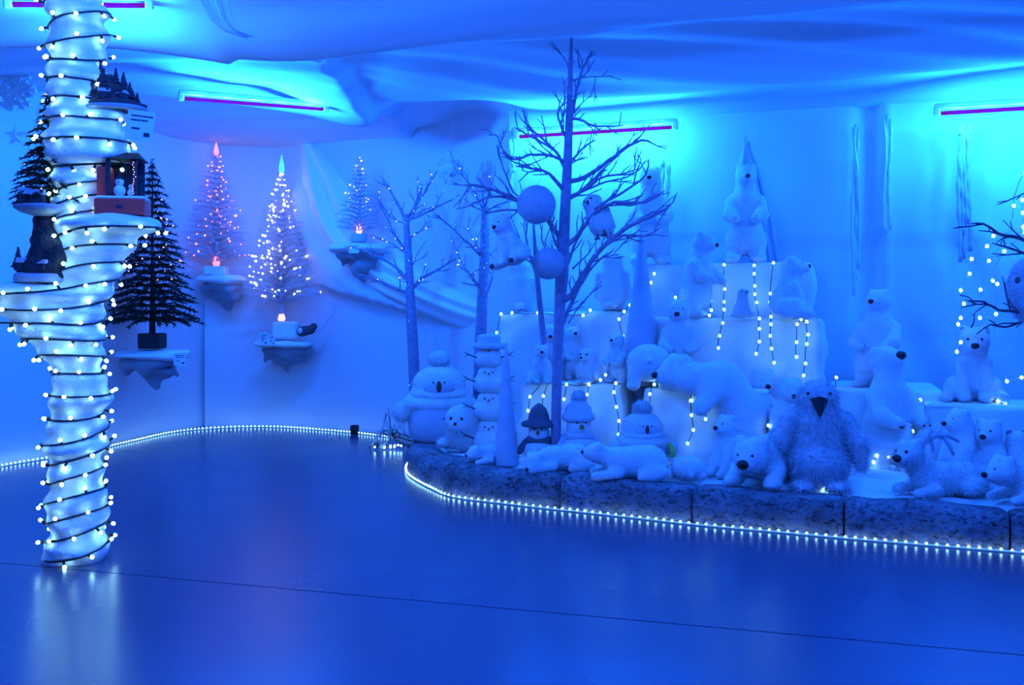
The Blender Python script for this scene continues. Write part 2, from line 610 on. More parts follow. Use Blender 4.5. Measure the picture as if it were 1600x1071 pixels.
# ceiling: cloth swags sagging in long troughs between their wires
def ceil_h(X, Y):
    px = X / np.maximum(Y, 1.0) * FPX + 800

    def trough(px_pts, y_pts, z_pts, w0, w1_):
        yc = np.interp(px, px_pts, y_pts)
        zc = np.interp(px, px_pts, z_pts)
        return yc, zc, np.where(Y < yc, w0, w1_)
    base = 3.93 - 0.02 * (Y - 8)
    base = np.where(Y > 10.8, base - 0.10 * np.clip(Y - 10.8, 0, 2), base)
    h = base + 0.03 * Wave(1.6, seed=9)(X * .35, Y * 1.3)
    for a in (
        ([-400, 150, 430, 500, 700, 890, 1200, 1600, 2200], [7.0, 7.0, 7.0, 7.0, 7.0, 7.0, 6.6, 6.0, 5.4], [3.4, 3.46, 3.345, 3.35, 3.45, 3.53, 3.57, 3.55, 3.5], .75, .50),
        ([-400, 200, 580, 640, 900, 1200, 1600, 2200], [9.2, 9.9, 10.3, 9.6, 8.9, 8.3, 7.5, 6.6], [3.6, 3.78, 3.53, 3.62, 3.52, 3.5, 3.46, 3.4], .8, .45),
        ([-400, 300, 800, 1600, 2200], [4.6, 4.7, 4.6, 4.2, 3.6], [3.75, 3.6, 3.55, 3.6, 3.6], .7, .7),
    ):
        yc, zc, w = trough(*a)
        g = np.exp(-np.abs((Y - yc) / w) ** 1.6)
        h = h + np.minimum(zc - h, 0) * g
    # small gathers running across the frame
    h += 0.020 * np.sin(Y * 11 + .8 * np.sin(X * .6 + 1) + X * 1.1) * (0.5 + 0.5 * np.sin(X * .5 + 2)) + 0.012 * np.sin(Y * 19 + X * 2.2)
    # towards the display wall the cloth comes down to the lamps
    dist = (9.9 - 0.33 * X - Y) * 0.95
    k = np.exp(-np.clip(dist, 0, 9) / 0.75) * sst(-.6, .3, X)
    h = h * (1 - k) + 3.40 * k
    kb = sst(10.6, 12.2, Y) * (1 - sst(-.8, .2, X))
    h = h * (1 - kb) + 3.64 * kb
    return h


gx, gy = np.arange(-8.2, 9.2, .085), np.arange(-5.3, 13.2, .07)
GX, GY = np.meshgrid(gx, gy, indexing='ij')
GZ = ceil_h(GX, GY)
ker = np.hanning(13)
ker /= ker.sum()
GZ = np.apply_along_axis(lambda q: np.convolve(np.pad(q, 6, mode='edge'), ker, 'valid'), 0, GZ)
# one cloth ends in a loose hem that hangs a little below its neighbour
XS = -2.02 + (GY - 7.05) * .18
GZ -= np.where(GX < XS, .11 * np.exp(-(XS - GX) / .45), 0) * sst(6.7, 7.4, GY)
i_, j_ = np.meshgrid(np.arange(len(gx) - 1), np.arange(len(gy) - 1), indexing='ij')
a_ = (i_ * len(gy) + j_).ravel()
ceiling = link_mesh('ceiling', np_mesh('ceiling', np.stack([GX, GY, GZ], -1).reshape(-1, 3), np.stack([a_, a_ + 1, a_ + len(gy) + 1, a_ + len(gy)], 1)), 'ceiling_cloth')
tag(ceiling, 'white cloth swags hung under the ceiling', kind='structure')

# floor: two cast slabs with an open joint between them
floor = bpy.data.objects.new('floor', None)
COL.objects.link(floor)
tag(floor, 'smooth dark blue-grey concrete floor', kind='structure')
jA, jB = Vector((-3.10, 5.81)), Vector((2.28, 4.27))
jd = (jB - jA).normalized()
J0, J1 = jA - jd * ((jA.x + 8.4) / jd.x), jB + jd * ((9.2 - jB.x) / jd.x)
jn = Vector((-jd.y, jd.x)) * 0.0055


def slab(poly):
    m = MB()
    n = len(poly)
    m.add([(p[0], p[1], 0) for p in poly] + [(p[0], p[1], -.012) for p in poly],
          [tuple(range(n)), tuple(range(2 * n - 1, n - 1, -1))] + [(i, i + n, (i + 1) % n + n, (i + 1) % n) for i in range(n)])
    return m.build('slab', 'floor_paint', floor, smooth=False)


slab([tuple(J0 + jn), tuple(J1 + jn), (9.2, 13.2), (-8.4, 13.2)])
slab([(-8.4, -5.4), (9.2, -5.4), tuple(J1 - jn), tuple(J0 - jn)])
MB().box((0.4, 3.9, -.03), (18, 19, .03)).build('joint_bed', 'rock_dark', floor, smooth=False)


# ------------------------------------------------------------------ ultraviolet tube lights
def uv_light(a, b, label, side=(0, -1), lamps=5, watts=UV_W, group=None, col=UV_COL):
    a, b = Vector(a), Vector(b)
    t = thing('tube_light', label, 'tube light', (a + b) / 2, 0, group)
    ax = (b - a).normalized()
    sd = Vector((side[0], side[1], 0)).normalized()
    rz = math.atan2(ax.y, ax.x)
    ry = -math.asin(ax.z)
    L = (b - a).length
    MB().rbox((0, 0, 0.045), (L + .10, .055, .05), .008, (0, ry, rz)).build('batten', 'white_metal', t, smooth=False)
    MB().tube([-ax * L / 2 + Vector((0, 0, -.012)), ax * L / 2 + Vector((0, 0, -.012))], .018, 12).build('tube', 'uv_tube', t)
    for s in (-1, 1):
        MB().rbox(ax * s * (L / 2 + .03) + Vector((0, 0, .006)), (.055, .05, .085), .01, (0, ry, rz)).build('end_cap', 'white_metal', t, smooth=False)
    for k in range(lamps):
        ld = bpy.data.lights.new('tube_lamp', 'POINT')
        ld.energy = watts
        ld.color = col
        ld.shadow_soft_size = 0.04
        lo = bpy.data.objects.new('tube_lamp', ld)
        COL.objects.link(lo)
        lo.parent = t
        lo.location = ax * L * ((k + .5) / lamps - .5) + sd * .03 + Vector((0, 0, -.065))
    return t


uv_light(P(20, 4, 6.3), P(226, 6, 6.5), 'ultraviolet tube light behind the wrapped column', watts=UV_W * .55)
uv_light(P(288, 152, 9.3), P(505, 169, 9.86), 'ultraviolet tube light over the pink lit tree', watts=UV_W * 1.1)
uv_light(P(812, 212, 9.62), P(1050, 197, 9.1), 'ultraviolet tube light behind the tall bare tree', (-.3, -1), watts=UV_W * .8)
uv_light(P(1470, 175, 8.30), P(1720, 160, 7.75), 'ultraviolet tube light over the hanging white streamers', (-.3, -1), watts=UV_W * .8)
FILL_COL = (0.014, 0.138, 1.0)  # for the three invented tubes below, out of frame, added as front fill
uv_light((-1.9, 4.0, 3.45), (-0.4, 4.0, 3.45), 'added unseen ultraviolet fill tube over the open floor before the wrapped column', watts=UV_W * 1.25, col=FILL_COL)
uv_light((2.2, 4.0, 3.45), (3.7, 3.7, 3.45), 'added unseen ultraviolet fill tube over the open floor before the stone kerb', watts=UV_W * 1.25, col=FILL_COL)
uv_light((-0.4, -2.2, 3.60), (1.1, -2.2, 3.60), 'added unseen ultraviolet fill tube over the open floor behind the camera', watts=UV_W * 1.3, col=FILL_COL)

# ------------------------------------------------------------------ stone kerb, snow bed and cloth tiers
def kY(py):
    return EYE * FPX / (py - HZN)


KERB_PX = [(638, 738), (650, 750), (680, 766), (712, 778), (800, 789), (870, 797), (1000, 811), (1078, 820), (1200, 831), (1320, 842), (1450, 853), (1600, 865), (1760, 880), (1950, 900)]
kerb_pts = [(-0.80, 11.0), (-0.92, 10.2), (-1.0, 9.5)] + [((x - 800) / FPX * kY(y), kY(y)) for x, y in KERB_PX]
KL = smooth_poly(kerb_pts, .03)
KA = np.array([(p.x, p.y) for p in KL])
KD = np.gradient(KA, axis=0)
KD /= np.linalg.norm(KD, axis=1)[:, None]
KN = np.stack([-KD[:, 1], KD[:, 0]], 1)           # towards the bed
KS = np.concatenate([[0], np.cumsum(np.linalg.norm(np.diff(KA, axis=0), axis=1))])


def kerb_s(px):
    xs = KA[:, 0] / KA[:, 1] * FPX + 800
    i0 = int(np.argmin(xs))
    return float(np.interp(px, xs[i0:], KS[i0:]))


KH, KW = 0.25, 0.30
kerb = thing('stone_kerb', 'curved kerb of rough pale stone blocks around the plush display', 'kerb')
cuts = [0.0, .75, 1.5, kerb_s(704), kerb_s(873), kerb_s(1079), kerb_s(1318), kerb_s(1579), kerb_s(1860)]
kn = Wave(9, seed=31, octaves=4)
prof = [(0.0, 0.0), (0.0, .06), (-.004, .12), (0.0, .18), (.012, .225), (.045, KH), (.10, KH + .004), (.18, KH + .003), (.26, KH), (KW - .02, .24), (KW, .2), (KW, 0)]
for c0, c1 in zip(cuts[:-1], cuts[1:]):
    g = .007
    ns = max(6, int((c1 - c0) / .035))
    ss = np.linspace(c0 + g, c1 - g, ns)
    vs, fs = [], []
    for q, s in enumerate(ss):
        base = np.array([np.interp(s, KS, KA[:, 0]), np.interp(s, KS, KA[:, 1])])
        nn = np.array([np.interp(s, KS, KN[:, 0]), np.interp(s, KS, KN[:, 1])])
        nn /= np.linalg.norm(nn)
        e = min(s - c0, c1 - s)
        shr = max(0, 1 - e / .05) ** 2
        for (w, z) in prof:
            w2_ = w + (.02 * shr if w < .15 else -.01 * shr)
            z2 = z - (.022 * shr if z > .15 else 0)
            p = base + nn * w2_
            dn = float(kn(p[0], p[1], z2)) * .014
            vs.append((p[0] + nn[0] * dn, p[1] + nn[1] * dn, max(0, z2 + (dn * .6 if z2 > .1 else 0))))
    m_ = len(prof)
    for i in range(ns - 1):
        for j in range(m_ - 1):
            fs.append((i * m_ + j, (i + 1) * m_ + j, (i + 1) * m_ + j + 1, i * m_ + j + 1))
    fs.append(tuple(range(m_)))
    fs.append(tuple((ns - 1) * m_ + j for j in range(m_ - 1, -1, -1)))
    mb = MB()
    mb.add(vs, fs)
    mb.build('stone_block', 'stone', kerb)

BED = 0.235
# snow bed: cloth laid over the platform between kerb and walls
inner = [(KA[i, 0] + KN[i, 0] * (KW - .02), KA[i, 1] + KN[i, 1] * (KW - .02)) for i in range(0, len(KA), 6)]


def wallY(x):
    return 9.86 - .33 * x


mb = MB()
NR = 14
bw = Wave(3.0, seed=41)
for i, (x, y) in enumerate(inner):
    x2 = x + .15 if i > 8 else max(x, -.1) + .05
    y2 = wallY(max(x2, 0.05)) - .02
    for j in range(NR + 1):
        t = j / NR
        xx, yy = x + (x2 - x) * t, y + (y2 - y) * t
        mb.v.append((xx, yy, BED + (.02 * float(bw(xx * 2, yy * 2)) + .05 * t * float(bw(xx, yy)) + .02) * min(1, t * 6) - (.06 if j == 0 else 0)))
for i in range(len(inner) - 1):
    for j in range(NR):
        a = i * (NR + 1) + j
        mb.f.append((a, a + NR + 1, a + NR + 2, a + 1))
tag(mb.build('snow_bed', 'wadding'), 'white wadding spread as snow inside the stone kerb', 'snow bed')


def tier(px0, px1, off_front, off_back, z, label, z0=0.2, seed=1, kx=.33):
    """cloth-covered step running parallel to the display wall"""
    def pt(px, off):
        r = (px - 800) / FPX
        Y = (9.9 - off) / (1 + kx * r)
        return Vector((r * Y, Y))
    a, b = pt(px0, off_front), pt(px1, off_front)
    d = (b - a)
    L = d.length
    d.normalize()
    nb = Vector((-d.y, d.x))
    if nb.y < 0:
        nb = -nb
    W = (off_front - off_back) * .95
    w = Wave(7, seed=seed, octaves=3)
    cen = (a + b) / 2 + nb * W / 2
    root = thing('display_tier', label, 'display tier', (cen.x, cen.y, z0))
    vs, fs = [], []
    # one closed outline in plan (rounded corners), rows from the hem up to the rim and over the top
    plan = []
    r_ = .05
    for (cx, cy, a0) in ((r_, r_, 180), (L - r_, r_, 270), (L - r_, W - r_, 0), (r_, W - r_, 90)):
        for q in range(4):
            t = math.radians(a0 + 30 * q)
            plan.append((cx + r_ * math.cos(t), cy + r_ * math.sin(t)))
    full = []
    for i in range(len(plan)):
        p, q = Vector(plan[i]), Vector(plan[(i + 1) % len(plan)])
        n = max(1, int((q - p).length / .05))
        for k in range(n):
            full.append(p + (q - p) * k / n)
    m = len(full)
    c = Vector((L / 2, W / 2))
    H = z - z0
    rows = [(0, 0.03)] + [(H * t, .03 * (1 - t) ** 1.5) for t in (.06, .12, .18, .25, .32, .4, .47, .55, .62, .7, .76, .82, .87, .92, .96)] + [(H - .018, 0), (H - .004, -.012), (H, -.04)]
    for (zz, out) in rows:
        for i, p in enumerate(full):
            e = (p - c)
            dirn = Vector((e.x / (L / 2), e.y / (W / 2)))
            dirn = Vector((dirn.x if abs(dirn.x) > .9 else 0, dirn.y if abs(dirn.y) > .85 else 0))
            fold = float(w(p.x * 1.7, p.y * 1.7, zz * .8)) * (.030 * max(0, 1 - zz / max(H, .01)) + .014) + .016 * math.sin(zz * 15 + 5.5 * math.sin(p.x * 2.3 + seed)) * min(1, (H - zz) * 6)
            pl = p + dirn * (out + (fold if zz < H - .02 else fold * .3))
            wp = a + d * pl.x + nb * pl.y
            sag = .010 * float(w(p.x * .7, 3, 1)) if zz > H * .9 else 0
            vs.append((wp.x - cen.x, wp.y - cen.y, zz + sag))
    R = len(rows)
    for j in range(R - 1):
        for i in range(m):
            k = (i + 1) % m
            fs.append((j * m + i, j * m + k, (j + 1) * m + k, (j + 1) * m + i))
    ci = len(vs)
    cc = a + d * L / 2 + nb * W / 2
    vs.append((cc.x - cen.x, cc.y - cen.y, H))
    for i in range(m):
        fs.append(((R - 1) * m + i, (R - 1) * m + (i + 1) % m, ci))
    mbx = MB()
    mbx.add(vs, fs)
    mbx.build('cloth_cover', 'cloth', root)
    return root


Z1, Z2, Z2L, Z3 = 0.885, 1.456, 1.51, 1.95
tier(812, 972, 1.35, .86, Z1, 'low cloth-covered step with lights along its rim beside the bare tree', .2, 1)
tier(1006, 1200, 1.42, .86, Z1 - .02, 'low cloth-covered step under the climbing polar bear', .2, 2)
tier(778, 1002, .85, .12, Z2L, 'high cloth-covered step behind the bare tree trunk', .2, 3)
tier(984, 1284, .85, .45, Z2, 'middle cloth-covered step behind the strands of dotted lights', .2, 4)
tier(985, 1266, .45, .06, Z3, 'topmost cloth-covered step under the bear with pointed hat', .2, 5)
tier(1296, 1478, 1.20, .10, .875, 'broad cloth-covered step behind the two upright bears', .2, 6)
tier(1446, 1640, 1.55, .85, .815, 'cloth-covered block carrying the seated polar bear', .2, 7)


# ------------------------------------------------------------------ led strips
def led_strip(path, spacing, label, zc=.018, r=.0085):
    """path: list of (x, y) on the floor"""
    A = np.array(path)
    s = np.concatenate([[0], np.cumsum(np.linalg.norm(np.diff(A, axis=0), axis=1))])
    c = (A[len(A) // 2][0], A[len(A) // 2][1], 0)
    t = thing('led_strip', label, 'light strip', c)
    MB().tube([(p[0], p[1], zc * .55) for p in A[::3]] + [(A[-1][0], A[-1][1], zc * .55)], .007, 6).build('strip', 'strip', t, world=True)
    mb = MB()
    for q in np.arange(.02, s[-1], spacing):
        x, y = np.interp(q, s, A[:, 0]), np.interp(q, s, A[:, 1])
        mb.ell((x, y, zc), r, 6, 4)
    mb.build('led', 'led', t, world=True, kind='stuff')
    return t


i0 = int(np.searchsorted(KS, 1.4))
led_strip([(KA[i, 0] - KN[i, 0] * .022, KA[i, 1] - KN[i, 1] * .022) for i in range(i0, len(KA), 2)], .062, 'dotted white light strip along the foot of the stone kerb')
wl = smooth_poly([(-5.9, 6.6), (-5.30, 8.2), (-4.90, 9.41), (-4.56, 10.1), (-4.40, 10.8), (-4.16, 11.8), (-3.75, 12.22), (-3.1, 12.33), (-2.46, 12.06), (-1.9, 11.72), (-1.45, 11.35)], .05)
led_strip([(p.x, p.y) for p in wl], .050, 'white light strip curving along the foot of the draped wall', r=.009)

# ------------------------------------------------------------------ wrapped column with its ledges and light chain
CX, CY = -2.668, 5.886
CU = CY / FPX


def cz(py):
    return EYE - (py - HZN) * CU


column = thing('column', 'round column wrapped in white cloth with three snowy ledges', 'column', (CX, CY, 0))
cw = Wave(8, seed=51, octaves=3)
prims = [('c', (0, 0, .10), (0, 0, 3.9), .148, .148), ('e', (0, 0, .04), (.19, .19, .09)),
         ('c', (.02, -.02, cz(190)), (.21, -.05, cz(190)), .15, .10), ('e', (.10, -.06, cz(232)), (.25, .22, .14)),
         ('e', (.03, -.02, cz(285)), (.17, .18, .10)),
         ('e', (.22, -.06, cz(352)), (.29, .22, .075)), ('c', (.20, -.02, cz(370)), (.05, 0, cz(440)), .16, .15),
         ('e', (-.24, -.06, cz(462)), (.33, .24, .10)), ('c', (-.20, -.03, cz(480)), (-.02, 0, cz(555)), .20, .155),
         ('c', (-.45, -.05, cz(470)), (-.62, -.12, cz(500)), .07, .03),
         ('e', (-.01, 0, .72), (.175, .175, .06)), ('e', (0, 0, 1.02), (.17, .17, .05)), ('e', (0, 0, .33), (.17, .17, .05)),
         ('e', (0, 0, 2.95), (.165, .165, .06)), ('e', (0, 0, 3.2), (.17, .17, .06)), ('e', (-.03, 0, 3.35), (.18, .17, .06))]


def wrinkle(X, Y, Z):
    return .014 * cw(X, Y, Z * 1.6) + .013 * np.sin(Z * 46 + 2.5 * cw(X * .3, Y * .3, Z * .3))


CV, CF = sdf_mesh(prims, .016, .06, noise=wrinkle)
link_mesh('cloth_wrap', np_mesh('cloth_wrap', CV, CF), 'wadding', column)
bvh = BVHTree.FromPolygons([tuple(v) for v in CV], [tuple(f) for f in CF])


def col_hit(ang, z):
    d = Vector((math.cos(ang), math.sin(ang), 0))
    h = bvh.ray_cast(Vector((0, 0, z)) + d * 1.2, -d)
    if h[0] is None:
        return d * .16 + Vector((0, 0, z)), d
    return h[0], h[1]


def bulb_mesh(name, r, m):
    me = MB().ell((0, 0, 0), (r, r, r * 1.15), 8, 6).mesh(name)
    me.materials.append(MATS[m])
    return me


def socket_mesh(name, r, L):
    me = MB().lathe([(r * .7, -L), (r, -L * .9), (r * 1.05, -L * .2), (r * .85, 0)], seg=8).mesh(name)
    me.materials.append(MATS['socket_black'])
    return me


BULB = bulb_mesh('bulb', .0115, 'bulb')
SOCK = socket_mesh('socket', .0075, .03)
SBULB = bulb_mesh('bulb', .0130, 'small_bulb')


def put_bulb(parent, p, d, bulb=BULB, sock=SOCK, gap=.0):
    """bulb at p, pointing along d; its socket is a sub-part"""
    b = link_mesh('bulb', bulb, None, parent)
    b.location = p
    q = Vector(d).to_track_quat('Z', 'Y')
    b.rotation_euler = q.to_euler()
    if sock is not None:
        s = link_mesh('socket', sock, None, b)
        s.location = (0, 0, -.008)
    return b


chain = thing('light_chain', 'chain of white globe lights on black cable wound around the wrapped column', 'string lights', (CX, CY, 0))
pts = []
zz, ang = .05, -2.4
rr = random.Random(5)
marks = []
arc = 0
while zz < 3.55:
    h, n = col_hit(ang, zz + .028 * math.sin(ang * 1.0 + 2.2 * math.sin(zz * 4)))
    p = h + n * .007
    if pts and (p - pts[-1]).length > .35:
        pts.append((p + pts[-1]) / 2)
    pts.append(p)
    if len(pts) > 1:
        arc += (pts[-1] - pts[-2]).length
        if arc > .128:
            arc = rr.uniform(-.02, .02)
            marks.append((p.copy(), n.copy()))
    ang += .14
    pitch = .105 if (zz < .35 or 1.2 < zz < 2.3) else .125
    zz += pitch * .14 / (2 * PI)
MB().tube(pts, .0058, 5).build('cable', 'cable', chain)
for p, n in marks[:298]:
    d = (n + Vector((rr.uniform(-.8, .8), rr.uniform(-.8, .8), rr.uniform(-.9, .9)))).normalized()
    if d.dot(n) < .35:
        d = (d + n * .6).normalized()
    put_bulb(chain, p + d * .040, d)


# ------------------------------------------------------------------ display light strings
def light_string(label, strands, group=None, cable='cable', bulb=SBULB, sock=None, rad=.0035):
    """each strand: list of (px, py, Y[, lit]); a bulb at every lit point"""
    first = strands[0][0]
    t = thing('light_string', label, 'string lights', P(first[0], first[1], first[2]), 0, group)
    o = Vector(t.location)
    mb = MB()
    for st in strands:
        ps = [P(q[0], q[1], q[2]) - o for q in st]
        if len(ps) > 1:
            fine = []
            for a, b in zip(ps[:-1], ps[1:]):
                fine += [a, (a + b) / 2 + Vector((random.uniform(-.006, .006), 0, -.012 * min(1, abs(a.x - b.x) * 6)))]
            mb.tube(fine + [ps[-1]], rad, 4)
        for q, p in zip(st, ps):
            if len(q) < 4 or q[3]:
                put_bulb(t, p + Vector((0, -.012, 0)), (random.uniform(-.3, .3), -.6, -.8), bulb, sock)
    mb.build('cable', cable, t)
    return t


def tierY(px, off):
    return (9.9 - off) / (1 + .33 * (px - 800) / FPX)


def on(off, pts_):
    return [(x, y, tierY(x, off) - .03) for x, y in pts_]


light_string('string of white lights along the high step behind the bare tree trunk', [
    on(.86, [(783, 491), (800, 489), (840, 489), (911, 493), (922, 485)]),
    on(.92, [(967, 499), (975, 487), (984, 477)]), on(.92, [(967, 499), (973, 525), (957, 560), (957, 573), (946, 586)]),
    on(.92, [(783, 491), (776, 520)])])
light_string('string of white lights along the low step beside the bare tree', [
    on(1.37, [(848, 597), (856, 597), (885, 601), (920, 601), (938, 594), (962, 599)]),
    on(1.38, [(848, 597), (828, 620), (825, 642)]), on(1.38, [(856, 597), (849, 619), (847, 640)]), on(1.38, [(920, 601), (917, 617), (915, 640)]),
    on(1.38, [(885, 601), (881, 624)]),
    on(1.40, [(962, 599), (959, 613), (963, 636), (967, 658), (966, 679), (958, 701)])])
light_string('long strands of dotted lights hanging down the middle step', [
    on(.52, [(1104, 417), (1109, 456), (1110, 470)]) + on(.88, [(1111, 485), (1108, 493)]),
    on(.52, [(1131, 414), (1131, 436), (1132, 452), (1131, 472)]) + on(.88, [(1131, 484), (1129, 505), (1124, 525), (1122, 544)]),
    on(.52, [(1178, 415), (1178, 428), (1179, 447), (1179, 460), (1182, 473)]) + on(.88, [(1186, 498), (1186, 514), (1186, 534), (1181, 553)]),
    on(.52, [(1208, 411), (1203, 459), (1202, 473)]) + on(.88, [(1204, 495), (1204, 507), (1203, 525), (1205, 545), (1209, 567)])])
light_string('short loop of dotted lights at the corner of the middle step', [
    on(.88, [(1245, 507), (1244, 535), (1244, 558)]), on(.88, [(1245, 507), (1251, 499), (1260, 503), (1262, 523), (1260, 538), (1258, 568), (1255, 587)])])
light_string('string of white lights tacked along the low step under the climbing bear', [
    on(1.44, [(1022, 601), (1044, 596), (1083, 605), (1097, 602), (1119, 605), (1134, 604)]),
    on(1.46, [(1022, 601), (1015, 616), (1014, 634)]),
    on(1.46, [(1083, 605), (1079, 626), (1080, 649), (1083, 672), (1074, 693)]), on(1.46, [(1112, 606), (1109, 611), (1107, 635), (1102, 655)])])
light_string('pair of white lights on white flex under the tall bear', [on(.50, [(1022, 428), (1017, 442)]), on(.9, [(1055, 465), (1052, 480)])], cable='clear_cable')
light_string('three white lights on a cable beside the upright bear', [[(1437, 625, 7.5), (1432, 637, 7.5), (1426, 654, 7.5), (1425, 674, 7.5)]])
light_string('white lights lying on the snow at the feet of the upright bear', [
    [(1364, 722, 7.38), (1369, 712, 7.4), (1387, 713, 7.4), (1401, 718, 7.3)], [(1306, 590, 8.0), (1306, 614, 8.0), (1308, 625, 8.0)]])
light_string('white lights on the rim beneath the seated bear', [[(1550, 622, 7.4), (1558, 627, 7.32), (1570, 633, 7.30), (1584, 638, 7.28), (1610, 642, 7.25)]])
light_string('white lights lying on the snow between the front animals', [
    [(1486, 733, 6.95), (1497, 731, 6.95), (1512, 735, 6.92)], [(1200, 665, 7.6), (1200, 690, 7.6)], [(1286, 765, 6.88), (1296, 767, 6.86)]])


# ------------------------------------------------------------------ plush animals
def xf_head(p, piv, yaw, pitch, roll=0):
    R = Euler((pitch, roll, yaw)).to_matrix()
    return piv + R @ (Vector(p) - piv)


def plush(name, label, cat, loc, rz, S, prims, face, k=.05, h=None, m='plush', fur=2600, furlen=.014, group=None, furw=.0018, extra=None, droop=.3):
    """prims in units of S metres; face = dict(eyes=[...], nose=(c, r), ears=[...])"""
    t = thing(name, label, cat, loc, rz, group)
    pr = []
    for p in prims:
        if p[0] == 'e':
            r = p[2]
            r = tuple(x * S for x in r) if isinstance(r, (tuple, list)) else r * S
            pr.append(('e', tuple(x * S for x in p[1]), r))
        else:
            pr.append(('c', tuple(x * S for x in p[1]), tuple(x * S for x in p[2]), p[3] * S, p[4] * S))
    V, F = sdf_mesh(pr, h or max(.008, S / 46), k * S)
    body = link_mesh('body', np_mesh('body', V, F), m, t)
    if fur:
        fv, ff = fur_mesh(V, F, fur, furlen, furw, droop, seed=len(bpy.data.objects))
        fo = link_mesh('fur', np_mesh('fur', fv, ff, smooth=False), m, body)
        fo['kind'] = 'stuff'
    for e in face.get('eyes', ()):
        MB().ell(Vector(e[0]) * S, e[1] * S, 8, 6).build('eye', 'black_gloss', t)
    if face.get('nose'):
        c, r = face['nose'][:2]
        r = tuple(x * S for x in r) if isinstance(r, (tuple, list)) else r * S
        MB().ell(Vector(c) * S, r, 10, 7).build('nose', 'nose_dark', t, label='dark nose')
    for e in face.get('ears', ()):
        r = e[1]
        r = tuple(x * S for x in r) if isinstance(r, (tuple, list)) else r * S
        MB().ell(Vector(e[0]) * S, r, 10, 7).build('inner_ear', 'ear_inner', t, label='dark inner ear')
    for (c, r) in face.get('claws', ()):
        MB().ell(Vector(c) * S, tuple(x * S for x in r), 8, 5).build('claw', 'nose_dark', t)
    return t


def head_set(piv, c, R, yaw, pitch, roll=0, muz=1.0, ear=.32, eye=.125, nose=.27, ears_dark=False, nose_r=None):
    """head of radius R at c: returns prims and face dict, turned about piv"""
    piv, c = Vector(piv), Vector(c)

    def T(x, y, z):
        return tuple(xf_head(c + Vector((x, y, z)) * R, piv, yaw, pitch, roll))
    prims = [('e', T(0, 0, 0), R), ('e', T(0, -.25, -.12), R * .88), ('c', T(0, -.7, -.22), T(0, -.72 - .5 * muz, -.3), R * .52, R * .40)]
    for s in (-1, 1):
        prims.append(('e', T(s * .68, .12, .78), R * ear))
    ny = -.72 - .5 * muz - .36
    face = {'eyes': [(T(s * .40, -.93, .20), R * eye) for s in (-1, 1)],
            'nose': (T(0, ny, -.20), nose_r or (R * nose, R * nose * .7, R * nose * .8))}
    if ears_dark == 'full':
        face['ears'] = [(T(s * .68, .12, .82), R * ear * 1.08) for s in (-1, 1)]
    elif ears_dark:
        face['ears'] = [(T(s * .68, -.10, .80), (R * ear * .62, R * ear * .35, R * ear * .62)) for s in (-1, 1)]
    return prims, face


def bear_sit(label, px, Y, z, H, rz, yaw=0, pitch=0, group=None, muz=.8, ears_dark=False, fur=2600, name='plush_polar_bear', arms=True, R=.165, **kw):
    hp, face = head_set((0, -.02, .70), (0, -.06, .82), R, yaw, pitch, muz=muz, ears_dark=ears_dark)
    pr = [('c', (0, .06, .23), (0, 0, .56), .26, .17)] + hp
    pr.append(('c', (0, 0, .6), (0, -.03, .74), .16, .15))
    for s in (-1, 1):
        pr.append(('c', (s * .15, -.08, .52), (s * .13, -.24, .09), .085, .085))
        pr.append(('e', (s * .13, -.29, .065), (.085, .12, .065)))
        pr.append(('e', (s * .25, -.02, .17), (.13, .22, .16)))
        pr.append(('c', (s * .30, -.12, .08), (s * .34, -.30, .075), .085, .08))
    return plush(name, label, 'plush toy', at(px, Y, z), math.radians(rz), H, pr, face, k=.05, group=group, fur=fur, **kw)


def bear_up(label, px, Y, z, H, rz, yaw=0, pitch=0, lean=0.0, group=None, muz=.8, ears_dark=False, fur=2600, R=.105, claws=False, name='plush_polar_bear', fat=1.0, nose_k=.27, **kw):
    hp, face = head_set((0, lean * .7, .74), (0, -.03 + lean, .87), R, yaw, pitch, muz=muz, ears_dark=ears_dark, nose=nose_k)
    f = fat
    pr = [('c', (0, .03, .26), (0, lean * .6, .60), .185 * f, .135 * f), ('c', (0, lean * .6, .58), (0, -.01 + lean * .95, .82), .13 * f, .09)] + hp
    cl = []
    for s in (-1, 1):
        pr.append(('c', (s * .14 * f, lean * .6 - .02, .60), (s * .16 * f, lean * .6 - .15, .46), .065, .06))
        pr.append(('c', (s * .16 * f, lean * .6 - .15, .46), (s * .10 * f, lean * .6 - .24, .42), .058, .05))
        pr.append(('c', (s * .10 * f, .02, .22), (s * .12 * f, -.02, .06), .115 * f, .075))
        pr.append(('e', (s * .13 * f, -.08, .045), (.075, .12, .045)))
        for q in (-1, 0, 1):
            cl.append(((s * .10 * f + q * .025, lean * .6 - .292, .40), (.008, .012, .012)))
    if claws:
        face['claws'] = cl
    return plush(name, label, 'plush toy', at(px, Y, z), math.radians(rz), H, pr, face, k=.045, group=group, fur=fur, **kw)


